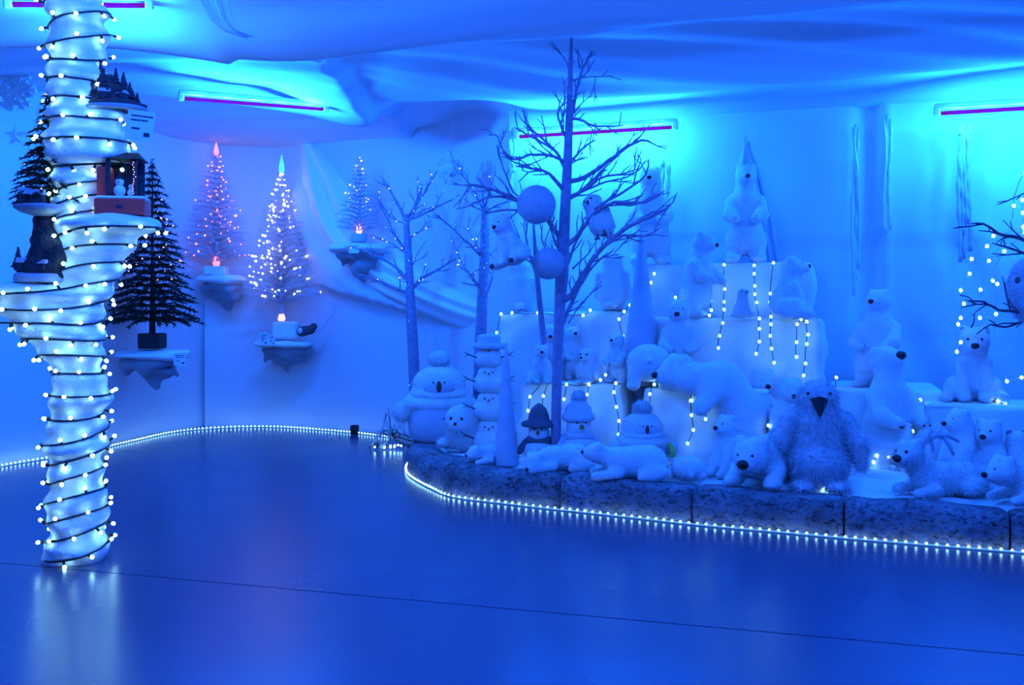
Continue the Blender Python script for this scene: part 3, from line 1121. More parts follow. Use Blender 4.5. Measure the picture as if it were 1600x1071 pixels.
def bear_lie(label, px, Y, z, L, rz, yaw=0, pitch=0, fat=1.0, group=None, muz=.9, head_z=.20, fur=2600, name='plush_polar_bear', R=.115, **kw):
    """lying on its belly, about L long, head towards local -Y"""
    hp, face = head_set((0, -.18, head_z), (0, -.30, head_z + .01), R, yaw, pitch, muz=muz)
    f = fat
    pr = [('c', (0, -.02, .17 * f), (0, .30, .18 * f), .16 * f, .175 * f), ('e', (0, .34, .15 * f), (.19 * f, .18, .165 * f)),
          ('c', (0, -.05, .18 * f), (0, -.24, head_z), .135 * f, .105)] + hp
    for s in (-1, 1):
        pr.append(('c', (s * .15, -.05, .08), (s * .16, -.32, .045), .065, .05))
        pr.append(('e', (s * .17, .36, .09), (.09, .16, .09)))
        pr.append(('c', (s * .19, .34, .05), (s * .20, .20, .045), .055, .05))
    return plush(name, label, 'plush toy', at(px, Y, z), math.radians(rz), L, pr, face, k=.05, group=group, fur=fur, **kw)


def bear_walk(label, px, Y, z, L, rz, yaw=0, pitch=0, group=None, muz=.9, fur=2600, name='plush_polar_bear', R=.115, neck=(.0, -.40, .46), **kw):
    nk = Vector(neck)
    hp, face = head_set(nk, nk + Vector((0, -.10, .02)), R, yaw, pitch, muz=muz)
    pr = [('c', (0, -.18, .42), (0, .22, .44), .165, .18), ('c', (0, -.2, .44), tuple(nk), .14, .10)] + hp
    for s in (-1, 1):
        pr.append(('c', (s * .10, -.22, .38), (s * .11, -.25, .07), .09, .062))
        pr.append(('e', (s * .11, -.28, .04), (.065, .09, .04)))
        pr.append(('c', (s * .10, .22, .36), (s * .12, .29, .18), .11, .07))
        pr.append(('c', (s * .12, .29, .18), (s * .12, .25, .05), .068, .058))
        pr.append(('e', (s * .12, .21, .04), (.062, .09, .04)))
    pr.append(('e', (0, .41, .46), (.03, .05, .03)))
    return plush(name, label, 'plush toy', at(px, Y, z), math.radians(rz), L, pr, face, k=.045, group=group, fur=fur, **kw)


# front row, along the kerb
bear_lie('small polar bear lying beside the fluffy seal pup, dark nose on the kerb', 765, 8.02, .25, .46, -62, yaw=0, pitch=.1, fat=.95)
bear_lie('sleeping polar bear plush with its chin down on the stone kerb', 866, 7.62, .25, .60, -82, yaw=.75, pitch=.25, fat=1.0, head_z=.15, R=.125)
bear_lie('polar bear plush lying with raised muzzle along the stone kerb', 972, 7.28, .252, .66, -92, yaw=.12, pitch=-.15, fat=1.08, head_z=.27, R=.105)
# crouching bear with dark ears
hp, face = head_set((0, -.22, .30), (0, -.36, .33), .165, -.1, .12, muz=.75, ear=.36, nose=.36, ears_dark=True)
pr = [('c', (0, -.10, .24), (.10, .30, .25), .21, .22), ('e', (.14, .42, .18), (.24, .22, .19)), ('c', (0, -.1, .28), (0, -.28, .32), .17, .15)] + hp
for s_ in (-1, 1):
    pr += [('c', (s_ * .17, -.12, .15), (s_ * .19, -.34, .06), .10, .075), ('e', (s_ * .19, -.38, .055), (.085, .12, .055)), ('e', (s_ * .20 + .12, .38, .12), (.12, .2, .12)),
           ('c', (s_ * .24 + .08, .36, .06), (s_ * .26 + .05, .18, .05), .065, .06)]
plush('plush_polar_bear', 'crouching polar bear plush with dark ears and broad dark nose on the kerb', 'plush toy', at(1190, 7.12, .255), math.radians(-28), .74, pr, face, fur=5200, furlen=.018)
# curled ball of fur seen from behind
pr = [('e', (0, 0, .40), (.55, .5, .42)), ('e', (.32, -.1, .2), (.24, .3, .2)), ('e', (-.3, .25, .2), (.22, .26, .2)), ('e', (0, -.48, .24), (.1, .1, .1)), ('e', (-.30, .42, .42), (.2, .2, .2)), ('e', (-.38, .36, .62), (.07, .07, .07)), ('e', (-.2, .5, .62), (.07, .07, .07))]
plush('plush_polar_bear', 'small polar bear plush curled up with its back turned on the kerb', 'plush toy', at(1076, 7.2, .25), 0, .23, pr, {'nose': ((-.44, .58, .40), .05)}, fur=1800)
# fluffy seal pup beside the gnome
pr = [('c', (0, 0, .34), (.0, .3, .26), .34, .26), ('c', (0, .3, .25), (0, .62, .14), .24, .10), ('e', (0, -.18, .52), (.27, .26, .25)), ('e', (0, -.38, .46), (.14, .1, .1)),
      ('e', (-.34, .05, .12), (.16, .22, .09)), ('e', (.34, .05, .12), (.16, .22, .09)), ('e', (-.12, .68, .1), (.1, .14, .05)), ('e', (.12, .68, .1), (.1, .14, .05))]
plush('plush_seal', 'fluffy white seal pup plush with two tiny black eyes beside the hooded gnome', 'plush toy', at(728, 8.66, .25), math.radians(-18), .56, pr,
      {'eyes': [((-.09, -.43, .57), .025), ((.09, -.43, .57), .025)], 'nose': ((0, -.48, .49), .028)}, fur=5200, furlen=.03, droop=.5)
# sitting bear behind the crouching one
bear_sit('small polar bear plush sitting upright behind the crouching dark-eared bear', 1138, 7.46, BED, .48, -55, yaw=0, pitch=-.05)
# big fluffy penguin chick
pr = [('c', (0, .02, .27), (0, 0, .58), .27, .20), ('e', (0, -.02, .83), (.165, .16, .15)), ('c', (0, 0, .6), (0, -.02, .78), .18, .15), ('e', (0, -.08, .22), (.24, .22, .2))]
for s_ in (-1, 1):
    pr += [('c', (s_ * .22, 0, .62), (s_ * .34, -.04, .42), .085, .08), ('c', (s_ * .34, -.04, .42), (s_ * .37, -.08, .22), .08, .05), ('e', (s_ * .15, -.24, .05), (.10, .15, .05))]
pen = plush('plush_penguin', 'large fluffy grey penguin chick plush with dark hooked beak', 'plush toy', at(1277, 7.02, BED), math.radians(-12), .80, pr,
            {'eyes': [((-.095, -.15, .865), .016), ((.095, -.15, .865), .016)]}, m='plush_grey', fur=14000, furlen=.035, furw=.003, droop=.7)
MB().add([(-.066, -.135, .655), (.066, -.135, .655), (0, -.205, .68), (0, -.195, .52), (0, -.10, .65)], [(0, 3, 2), (2, 3, 1), (1, 3, 4), (4, 3, 0), (0, 2, 1), (0, 1, 4)]).build('beak', 'nose_dark', pen, smooth=False, label='dark hooked beak')
# behind the penguin
bear_up('slim polar bear plush peering out with open dark mouth behind the middle step', 1188, 8.18, BED, .80, 12, yaw=-.1, pitch=.15, R=.12)
bear_up('upright polar bear plush with round nose standing behind the penguin chick', 1232, 7.72, BED, .76, 0, yaw=0, pitch=.2, R=.115, fat=1.1)
# big bear climbing over the low step
hp, face = head_set((-.30, -.02, .62), (-.42, -.05, .70), .115, -1.25, 0, muz=.9, ear=.36)
pr = [('c', (.12, .02, .14), (.10, .02, .40), .14, .17), ('c', (.10, .02, .40), (-.06, 0, .62), .17, .155), ('c', (-.06, 0, .62), (-.30, -.02, .66), .15, .11)] + hp
pr += [('c', (-.14, -.12, .58), (-.24, -.17, .46), .075, .06), ('c', (-.14, .12, .58), (-.24, .17, .46), .075, .06),
       ('c', (.12, -.10, .2), (.14, -.14, .06), .12, .08), ('c', (.12, .12, .2), (.14, .14, .06), .12, .08), ('e', (.08, -.16, .05), (.1, .08, .05)), ('e', (.08, .16, .05), (.1, .08, .05))]
plush('plush_polar_bear', 'large polar bear plush rearing up and climbing over the low lit step', 'plush toy', at(1140, 7.80, BED), 0, 1.12, pr, face, fur=4500, k=.06)
# on the low steps
pr = [('e', (0, .05, .55), (.48, .50, .40)), ('e', (0, -.12, .52), (.40, .35, .36)), ('e', (0, .55, .62), (.24, .26, .24)), ('e', (0, .80, .56), (.12, .14, .11)), ('e', (-.17, .55, .84), .07), ('e', (.17, .55, .84), .07), ('e', (0, -.48, .62), (.06, .07, .06))]
for s_ in (-1, 1):
    pr += [('c', (s_ * .30, -.22, .35), (s_ * .34, -.24, .10), .17, .13), ('e', (s_ * .34, -.28, .07), (.14, .18, .07)), ('c', (s_ * .28, .32, .35), (s_ * .30, .34, .10), .15, .12)]
plush('plush_polar_bear', 'stout polar bear plush on four legs with its back turned on the low step', 'plush toy', at(1014, 8.10, Z1 - .02), math.radians(-6), .39, pr, {'nose': ((0, .94, .58), .04)})
bear_up('polar bear plush standing behind the stout one, black eyes and small nose', 1062, 8.36, Z1 - .02, .76, -12, yaw=-.1, pitch=.1, R=.125, fat=1.1)
bear_sit('small polar bear plush with lifted nose at the end of the low step', 846, 8.32, Z1, .34, 0, yaw=.0, pitch=-.12)
bear_up('dark-eared polar bear plush peeking around the bare tree trunk', 862, 8.72, Z1, .50, -8, pitch=.15, R=.15, ears_dark=True)
bear_up('polar bear plush with shaggy head between trunk and lit cable', 894, 8.80, Z1, .48, 14, pitch=-.2, R=.14)
pr = [('c', (0, .05, .32), (0, 0, .6), .32, .26), ('e', (0, -.06, .76), (.25, .25, .22)), ('e', (0, -.3, .70), (.1, .1, .07)), ('e', (-.3, 0, .32), (.08, .2, .26)), ('e', (.3, 0, .32), (.08, .2, .26)), ('e', (-.14, -.28, .05), (.12, .16, .05)), ('e', (.14, -.28, .05), (.12, .16, .05))]
plush('plush_seal', 'plump white seal plush sitting up on the low step under the lit cable', 'plush toy', at(921, 8.40, Z1), math.radians(-40), .31, pr, {'eyes': [((-.11, -.28, .82), .03), ((.11, -.28, .82), .03)], 'nose': ((0, -.40, .73), .035)})
bear_up('polar bear plush lifting a dark muzzle beside the felt cone', 964, 8.38, Z1, .42, -40, pitch=-.25, R=.14, fat=1.1)
# on the middle and top steps
bear_up('polar bear plush with open dark mouth looking sideways over the middle step', 1090, 8.62, Z2, .78, 48, yaw=.1, pitch=.1, R=.115, fat=1.05, lean=-.03)
pr = [('c', (0, .05, .28), (0, 0, .5), .30, .2), ('c', (0, 0, .5), (0, -.02, .8), .2, .17), ('e', (0, -.05, .85), (.18, .18, .15)), ('e', (0, -.22, .84), (.08, .08, .06)), ('e', (-.3, -.1, .1), (.14, .2, .09)), ('e', (.3, -.1, .1), (.14, .2, .09))]
plush('plush_seal', 'tiny white seal pup plush between the hanging light strands', 'plush toy', at(1160, 8.30, Z2), math.radians(10), .25, pr, {'eyes': [((-.1, -.2, .92), .03), ((.1, -.2, .92), .03)], 'nose': ((0, -.30, .87), .03)}, fur=1500, furlen=.01)
bear_sit('polar bear plush with dark nose turned aside at the corner of the middle step', 1233, 8.20, Z2, .53, 70, yaw=.15, pitch=-.15, muz=1.1)
tall = bear_up('tall polar bear plush wearing a pointed white hat with a star', 1165, 8.88, Z3, .95, -14, yaw=.12, pitch=.1, R=.095, fat=.95)
MB().lathe([(.062, .885), (.066, .90), (.052, .96), (.034, 1.03), (.016, 1.10), (.006, 1.14)], (0, -.02, 0), 16, wob=.03).build('hat', 'felt', tall)
st_ = []
for q in range(10):
    rr_ = .035 if q % 2 == 0 else .015
    st_.append((rr_ * math.sin(q * PI / 5), 0, 1.165 + rr_ * math.cos(q * PI / 5)))
MB().add([(x, -.028, z) for x, y, z in st_] + [(x, -.012, z) for x, y, z in st_], [tuple(range(10)), tuple(range(19, 9, -1))] + [(i, i + 10, (i + 1) % 10 + 10, (i + 1) % 10) for i in range(10)]).build('star', 'white_metal', tall, smooth=False)
# a pair of white skis tied upright behind it
sk = thing('white_skis', 'pale skis standing upright behind the bear with pointed hat', 'skis', at(1197, 8.92, Z3))
for q, dx in enumerate((-.02, .05)):
    MB().tube([(.06 + dx, .0, .0), (.0 + dx, .05, .45), (-.10 + dx * .4, .09, .95), (-.15 + dx * .2, .07, 1.08), (-.16 + dx * .2, .02, 1.14)], [.022, .025, .022, .016, .008], 6).build('ski', 'felt', sk)
bear_up('tall polar bear plush standing under the ceiling light on the topmost step', 1016, 9.10, Z3, .97, -6, yaw=-.1, pitch=.1, R=.09, fat=.95)
# penguins seen from behind
for (px_, Y_, H_, lb) in ((957, 8.86, .56, 'plump white penguin plush with its back turned beside the felt cone'), (815, 9.22, .50, 'slim white penguin plush on the high step under the hanging bear')):
    pr = [('c', (0, 0, .28), (0, 0, .58), .25, .2), ('e', (0, -.02, .82), (.16, .17, .16)), ('c', (0, 0, .6), (0, 0, .8), .18, .15), ('e', (0, -.2, .80), (.05, .1, .04)), ('c', (-.22, 0, .6), (-.27, .02, .24), .06, .04), ('c', (.22, 0, .6), (.27, .02, .24), .06, .04), ('e', (-.1, -.1, .04), (.1, .16, .04)), ('e', (.1, -.1, .04), (.1, .16, .04)), ('e', (0, .26, .1), (.1, .1, .06))]
    plush('plush_penguin', lb, 'plush toy', at(px_, Y_, Z2L), math.radians(170), H_, pr, {'eyes': [((-.1, -.15, .86), .02), ((.1, -.15, .86), .02)]})
# right-hand group
bear_up('tall polar bear plush leaning back beside the hanging streamer', 1372, 8.05, .87, .84, -38, yaw=-.15, pitch=-.1, R=.11, fat=1.15, lean=.03)
bear_up('upright polar bear plush with big dark nose lifting its muzzle and clawed paws', 1388, 7.52, BED, 1.03, 18, yaw=.25, pitch=-.45, R=.105, fat=1.05, claws=True, fur=4200, muz=.6, nose_k=.42)
bear_sit('polar bear plush sitting on the cloth block with paws spread', 1521, 7.55, .815, .57, -22, yaw=0, pitch=.05, muz=.55, R=.20, fur=4200, ears_dark=True)
bear_sit('polar bear plush in profile in front of the cloth block', 1506, 6.95, BED, .60, -72, yaw=-.1, pitch=.0, muz=.9, R=.14)
bear_sit('smooth polar bear plush looking out between two taller ones by the block', 1548, 6.86, BED, .52, -45, yaw=0, pitch=.05)
bear_sit('dark-eared polar bear plush with its back to the snow by the block', 1590, 6.80, BED, .44, 172, ears_dark='full', R=.16)
bear_lie('polar bear plush with dark nose lying on the kerb beside the reindeer', 1606, 6.40, .255, .64, -74, yaw=-.1, pitch=.05, muz=.9, R=.145, head_z=.33, fat=1.15)
# shaggy reindeer lying on the kerb
hp, face = head_set((0, -.25, .48), (0, -.38, .62), .17, .25, .15, muz=1.0, ear=.1, eye=.16, nose=.40)
pr = [('c', (0, -.05, .22), (0, .50, .21), .21, .22), ('c', (0, -.12, .28), (0, -.34, .56), .18, .14)] + hp
for s_ in (-1, 1):
    pr += [('c', (s_ * .13, -.28, .74), (s_ * .20, -.20, .90), .06, .035), ('c', (s_ * .2, -.1, .1), (s_ * .2, -.4, .06), .08, .06), ('e', (s_ * .22, .5, .12), (.12, .22, .12))]
deer = plush('plush_reindeer', 'shaggy white reindeer plush with soft antlers lying on the kerb', 'plush toy', at(1456, 6.66, .25), math.radians(-72), .52, pr, face, fur=7000, furlen=.020, furw=.0024, droop=.4)
for s_ in (-1, 1):
    mb = MB()
    b0 = Vector((s_ * .045, -.10, .37))
    mb.tube([b0, b0 + Vector((s_ * .02, .07, .05)), b0 + Vector((s_ * .03, .16, .05)), b0 + Vector((s_ * .03, .26, .0))], [.018, .021, .019, .010], 8)
    mb.tube([b0 + Vector((s_ * .025, .13, .05)), b0 + Vector((s_ * .04, .17, -.02)), b0 + Vector((s_ * .05, .20, -.09))], [.016, .016, .009], 8)
    mb.tube([b0 + Vector((s_ * .02, .07, .05)), b0 + Vector((s_ * .02, .13, .10))], [.016, .009], 8)
    mb.build('antler', 'felt', deer)
# small seal pup at the feet of the upright bear
pr = [('c', (0, -.1, .22), (0, .4, .18), .22, .16), ('c', (0, .4, .17), (0, .8, .2), .15, .05), ('e', (0, -.28, .34), (.18, .18, .16)), ('e', (0, -.44, .30), (.08, .08, .06)), ('e', (-.12, .85, .24), (.12, .1, .03)), ('e', (.12, .85, .24), (.12, .1, .03)), ('e', (-.25, -.02, .06), (.15, .1, .04)), ('e', (.25, -.02, .06), (.15, .1, .04))]
plush('plush_seal', 'little white seal pup plush lying at the feet of the upright bear', 'plush toy', at(1380, 7.36, BED), math.radians(62), .22, pr, {'eyes': [((-.09, -.42, .39), .025), ((.09, -.42, .39), .025)], 'nose': ((0, -.51, .32), .03)}, fur=1200, furlen=.01)


# ------------------------------------------------------------------ gnomes, snowmen, cones
def gnome(label, px, Y, z, H, rz, scarf=False, nose_m='brown_felt', squash=1.0):
    """snow gnome: barrel body with buttons, fur cape, hood with face opening, pompom"""
    t = thing('snow_gnome', label, 'plush figure', at(px, Y, z), math.radians(rz))
    S = H

    def body(name, prims, m, fur=0, fl=.02, k=.04):
        pr_ = [(p[0], tuple(x * S for x in p[1]), tuple(x * S for x in p[2])) if p[0] == 'e' else ('c', tuple(x * S for x in p[1]), tuple(x * S for x in p[2]), p[3] * S, p[4] * S) for p in prims]
        V, F = sdf_mesh(pr_, max(.009, S / 60), k * S)
        o = link_mesh(name, np_mesh(name, V, F), m, t)
        if fur:
            fv, ff = fur_mesh(V, F, fur, fl, .0022, .5, seed=int(px))
            f = link_mesh('fur', np_mesh('fur', fv, ff, False), m, o)
            f['kind'] = 'stuff'
        return o
    q = squash
    MB().lathe([(r * S * q, zz * S) for r, zz in ((.24, 0), (.30, .03), (.335, .12), (.345, .25), (.33, .36), (.28, .42))], seg=28, wob=.012).build('body', 'felt', t)
    body('cape', [('c', (-.24 * q, -.02, .40), (.24 * q, -.02, .40), .15, .15), ('e', (0, 0, .42), (.40 * q, .33, .13)), ('e', (-.40 * q, -.04, .33), (.10, .11, .12)), ('e', (.40 * q, -.04, .33), (.10, .11, .12))], 'plush', 3800, .025)
    body('hood', [('e', (0, .02, .62), (.29 * q, .27, .22)), ('e', (0, 0, .52), (.33 * q, .29, .10))], 'plush', 2400, .02)
    body('face', [('e', (0, -.20, .60), (.17 * q, .085, .10))], 'felt')
    MB().lathe([(.001, 0), (.018 * S, .01 * S), (.028 * S, .05 * S), (.022 * S, .10 * S), (.006 * S, .125 * S)], (0, -.285 * S, .56 * S), 10).build('nose', nose_m, t, label='dark nose')
    for s in (-1, 1):
        MB().ell((s * .06 * S, -.275 * S, .665 * S), .011 * S, 8, 6).build('eye', 'black_gloss', t)
    for zz in (.28, .17):
        MB().ell((.06 * S, -.335 * S * q, zz * S), (.018 * S, .012 * S, .018 * S), 8, 6).build('button', 'nose_dark', t)
    body('pom_pom', [('e', (0, .02, .90), (.115, .11, .095))], 'plush', 2200, .025)
    if scarf:
        MB().tube([(.33 * S, -.22 * S, .42 * S), (.37 * S, -.26 * S, .34 * S), (.36 * S, -.27 * S, .22 * S)], [.03 * S, .04 * S, .035 * S], 8).build('scarf', 'scarf', t, label='yellow-green scarf end')
    return t


gnome('fat snow gnome in a fur cape and bobble hood at the end of the kerb', 686, 9.32, .25, .88, 4)
gnome('small hooded snow gnome with yellow-green scarf behind the lying bear', 1004, 7.72, BED, .56, 6, scarf=True)


def snowman(label, px, Y, H, hat, rz=0, knit=False):
    t = thing('snowman', label, 'snowman', at(px, Y, BED), math.radians(rz))
    S = H
    V, F = sdf_mesh([('e', (0, 0, .22 * S), (.24 * S, .22 * S, .22 * S)), ('e', (0, -.01, .52 * S), (.17 * S, .16 * S, .17 * S))], .011, .03 * S)
    link_mesh('body', np_mesh('body', V, F), 'plush', t)
    for s in (-1, 1):
        V, F = sdf_mesh([('c', (s * .20 * S, 0, .36 * S), (s * .31 * S, -.05 * S, .22 * S), .065 * S, .055 * S)], .01, .02)
        link_mesh('arm', np_mesh('arm', V, F), 'felt' if knit else 'hat_dark', t)
    MB().lathe([(.035 * S, 0), (.028 * S, .05 * S), (.004 * S, .15 * S)], (0, -.15 * S, .53 * S), 10, (PI / 2, 0, 0)).build('nose', 'orange_felt', t, label='orange carrot nose')
    for s in (-1, 1):
        MB().ell((s * .06 * S, -.155 * S, .59 * S), .016 * S, 8, 6).build('eye', 'black_gloss', t)
    V, F = sdf_mesh([('c', (-.10 * S, -.03 * S, .40 * S), (.10 * S, -.03 * S, .40 * S), .10 * S, .10 * S), ('e', (0, 0, .40 * S), (.19 * S, .18 * S, .06 * S))], .011, .03)
    link_mesh('scarf', np_mesh('scarf', V, F), 'hat_dark' if not knit else 'felt', t)
    if knit:
        MB().lathe([(.20 * S, .60 * S), (.225 * S, .62 * S), (.22 * S, .68 * S), (.19 * S, .70 * S), (.17 * S, .78 * S), (.10 * S, .86 * S), (.03 * S, .89 * S)], seg=22, wob=.02).build('hat', hat, t)
        V, F = sdf_mesh([('e', (0, 0, .92 * S), (.09 * S, .09 * S, .075 * S))], .01, .02)
        o = link_mesh('bobble', np_mesh('bobble', V, F), hat, t)
        fv, ff = fur_mesh(V, F, 900, .02, .002, .2)
        f = link_mesh('fur', np_mesh('fur', fv, ff, False), hat, o)
        f['kind'] = 'stuff'
    else:
        MB().lathe([(.27 * S, .62 * S), (.28 * S, .64 * S), (.27 * S, .68 * S), (.17 * S, .72 * S), (.16 * S, .80 * S), (.12 * S, .90 * S), (.06 * S, .96 * S), (.01 * S, .99 * S)], seg=22, wob=.03).build('hat', hat, t)
    MB().ell((.03 * S, -.22 * S, .26 * S), (.02 * S, .012 * S, .02 * S), 8, 6).build('button', 'nose_dark', t)
    return t


snowman('snowman with broad dark hat and orange nose beside the trunk foot', 842, 8.0, .52, 'hat_dark', -8)
snowman('snowman in a pale bobble hat behind the trunk foot', 904, 7.98, .62, 'felt', 10, knit=True)


def felt_cone(label, px, Y, z, H, r):
    t = thing('felt_cone', label, 'cone tree', at(px, Y, z))
    n = 14
    pr_ = [(r, 0), (r * 1.02, .01)] + [(r * (1 - i / n) + .006, .01 + (H - .01) * i / n) for i in range(1, n + 1)]
    me = MB().lathe(pr_, seg=24, wob=.008)
    o = me.build('cone', 'felt', t)
    V = np.array(me.v)
    F = np.array([f for f in me.f if len(f) == 4])
    fv, ff = fur_mesh(V, F, 2600, .012, .0016, .3)
    f = link_mesh('fur', np_mesh('fur', fv, ff, False), 'felt', o)
    f['kind'] = 'stuff'
    return t


felt_cone('slim pale felt cone tree rising from the snow beside the stacked snowmen', 791, 8.0, BED, 1.02, .10)
felt_cone('tall pale felt cone tree standing on the low step', 1002, 8.50, Z1 - .02, 1.40, .185)

# stack of snowmen
t = thing('snowman_stack', 'tower of snowmen standing on one another with stick arms', 'snowman', at(764, 8.55, BED))
zt = 0.0
for q, (r_, h_) in enumerate(((.155, .30), (.145, .27), (.14, .25), (.13, .22))):
    V, F = sdf_mesh([('e', (0, 0, zt + h_ * .45), (r_, r_ * .9, h_ * .40)), ('e', (0, 0, zt + h_ * .80), (r_ * .72, r_ * .7, h_ * .28))], .011, .03)
    sm = link_mesh('snowman_body', np_mesh('snowman_body', V, F), 'plush', t)
    for s in (-1, 1):
        a = Vector((s * r_ * .8, -.06, zt + h_ * .5))
        mb = MB().tube([a, a + Vector((s * .07, -.03, .03)), a + Vector((s * .12, -.04, .06))], [.006, .005, .003], 5)
        mb.tube([a + Vector((s * .07, -.03, .03)), a + Vector((s * .11, -.04, .015))], [.004, .002], 5)
        mb.build('stick_arm', 'wood_stick', sm)
    for s in (-1, 1):
        MB().ell((s * .035, -r_ * .68, zt + h_ * .86), .008, 7, 5).build('eye', 'black_gloss', sm)
    MB().lathe([(.012, 0), (.008, .02), (.002, .05)], (0, -r_ * .66, zt + h_ * .80), 8, (PI / 2, 0, 0)).build('nose', 'orange_felt', sm)
    zt += h_ * .92
MB().lathe([(.135, zt - .015), (.15, zt), (.145, zt + .03), (.10, zt + .045), (.11, zt + .085), (.09, zt + .11), (.02, zt + .12)], seg=20, wob=.03).build('hat', 'felt', t)


# ------------------------------------------------------------------ bare trees
def px_branches(base, lst, Yb, spread, seed, r0, twig=True, tw_n=.06, minr=.0035):
    """pixel polylines -> tubes whose depth wanders from the trunk's distance"""
    r = random.Random(seed)
    mb = MB()
    for it in lst:
        pts_, rad = it[0], it[1]
        dy = it[2] if len(it) > 2 else r.uniform(-spread, spread)
        y0 = it[3] if len(it) > 3 else 0
        n = len(pts_)
        L = [0]
        for a, b in zip(pts_[:-1], pts_[1:]):
            L.append(L[-1] + math.hypot(a[0] - b[0], a[1] - b[1]))
        ps = [P(x, y, Yb + y0 + dy * (l / max(L[-1], 1))) for (x, y), l in zip(pts_, L)]
        # refine
        fine, rad_f = [], []
        for i in range(n - 1):
            p0, p1, p2, p3 = ps[max(i - 1, 0)], ps[i], ps[i + 1], ps[min(i + 2, n - 1)]
            m = max(2, int((p2 - p1).length / .05))
            for k in range(m):
                tt = k / m
                q = 0.5 * ((2 * p1) + (p2 - p0) * tt + (2 * p0 - 5 * p1 + 4 * p2 - p3) * tt * tt + (3 * p1 - p0 - 3 * p2 + p3) * tt ** 3)
                q = q + Vector((r.uniform(-1, 1), r.uniform(-1, 1), r.uniform(-1, 1))) * .004
                fine.append(q)
                f = (i + tt) / (n - 1)
                rad_f.append(max(minr, rad * 1.15 * (1 - .66 * f)))
        fine.append(ps[-1])
        rad_f.append(minr)
        fine = [p - base for p in fine]
        mb.tube(fine, rad_f, 6)
        if twig:
            s = 0
            for i in range(1, len(fine) - 1):
                s += (fine[i] - fine[i - 1]).length
                if s > tw_n:
                    s = r.uniform(-.04, .02)
                    d = (fine[i + 1] - fine[i]).normalized()
                    side = Vector((r.uniform(-1, 1), r.uniform(-.6, .6), r.uniform(-.7, 1)))
                    dd = (d * .9 + side * .8).normalized()
                    l = r.uniform(.06, .24)
                    a = fine[i]
                    b = a + dd * l * .55 + Vector((0, 0, r.uniform(-.01, .02)))
                    c = a + dd * l + Vector((r.uniform(-.03, .03), r.uniform(-.03, .03), r.uniform(-.01, .04)))
                    mb.tube([a, b, c], [min(rad_f[i] * .7, .008), .005, .0035], 4)
                    if l > .1:
                        mb.tube([b, b + (dd + Vector((r.uniform(-.8, .8), r.uniform(-.5, .5), r.uniform(-.2, .8)))).normalized() * l * .4], [.0045, .003], 4)
    return mb


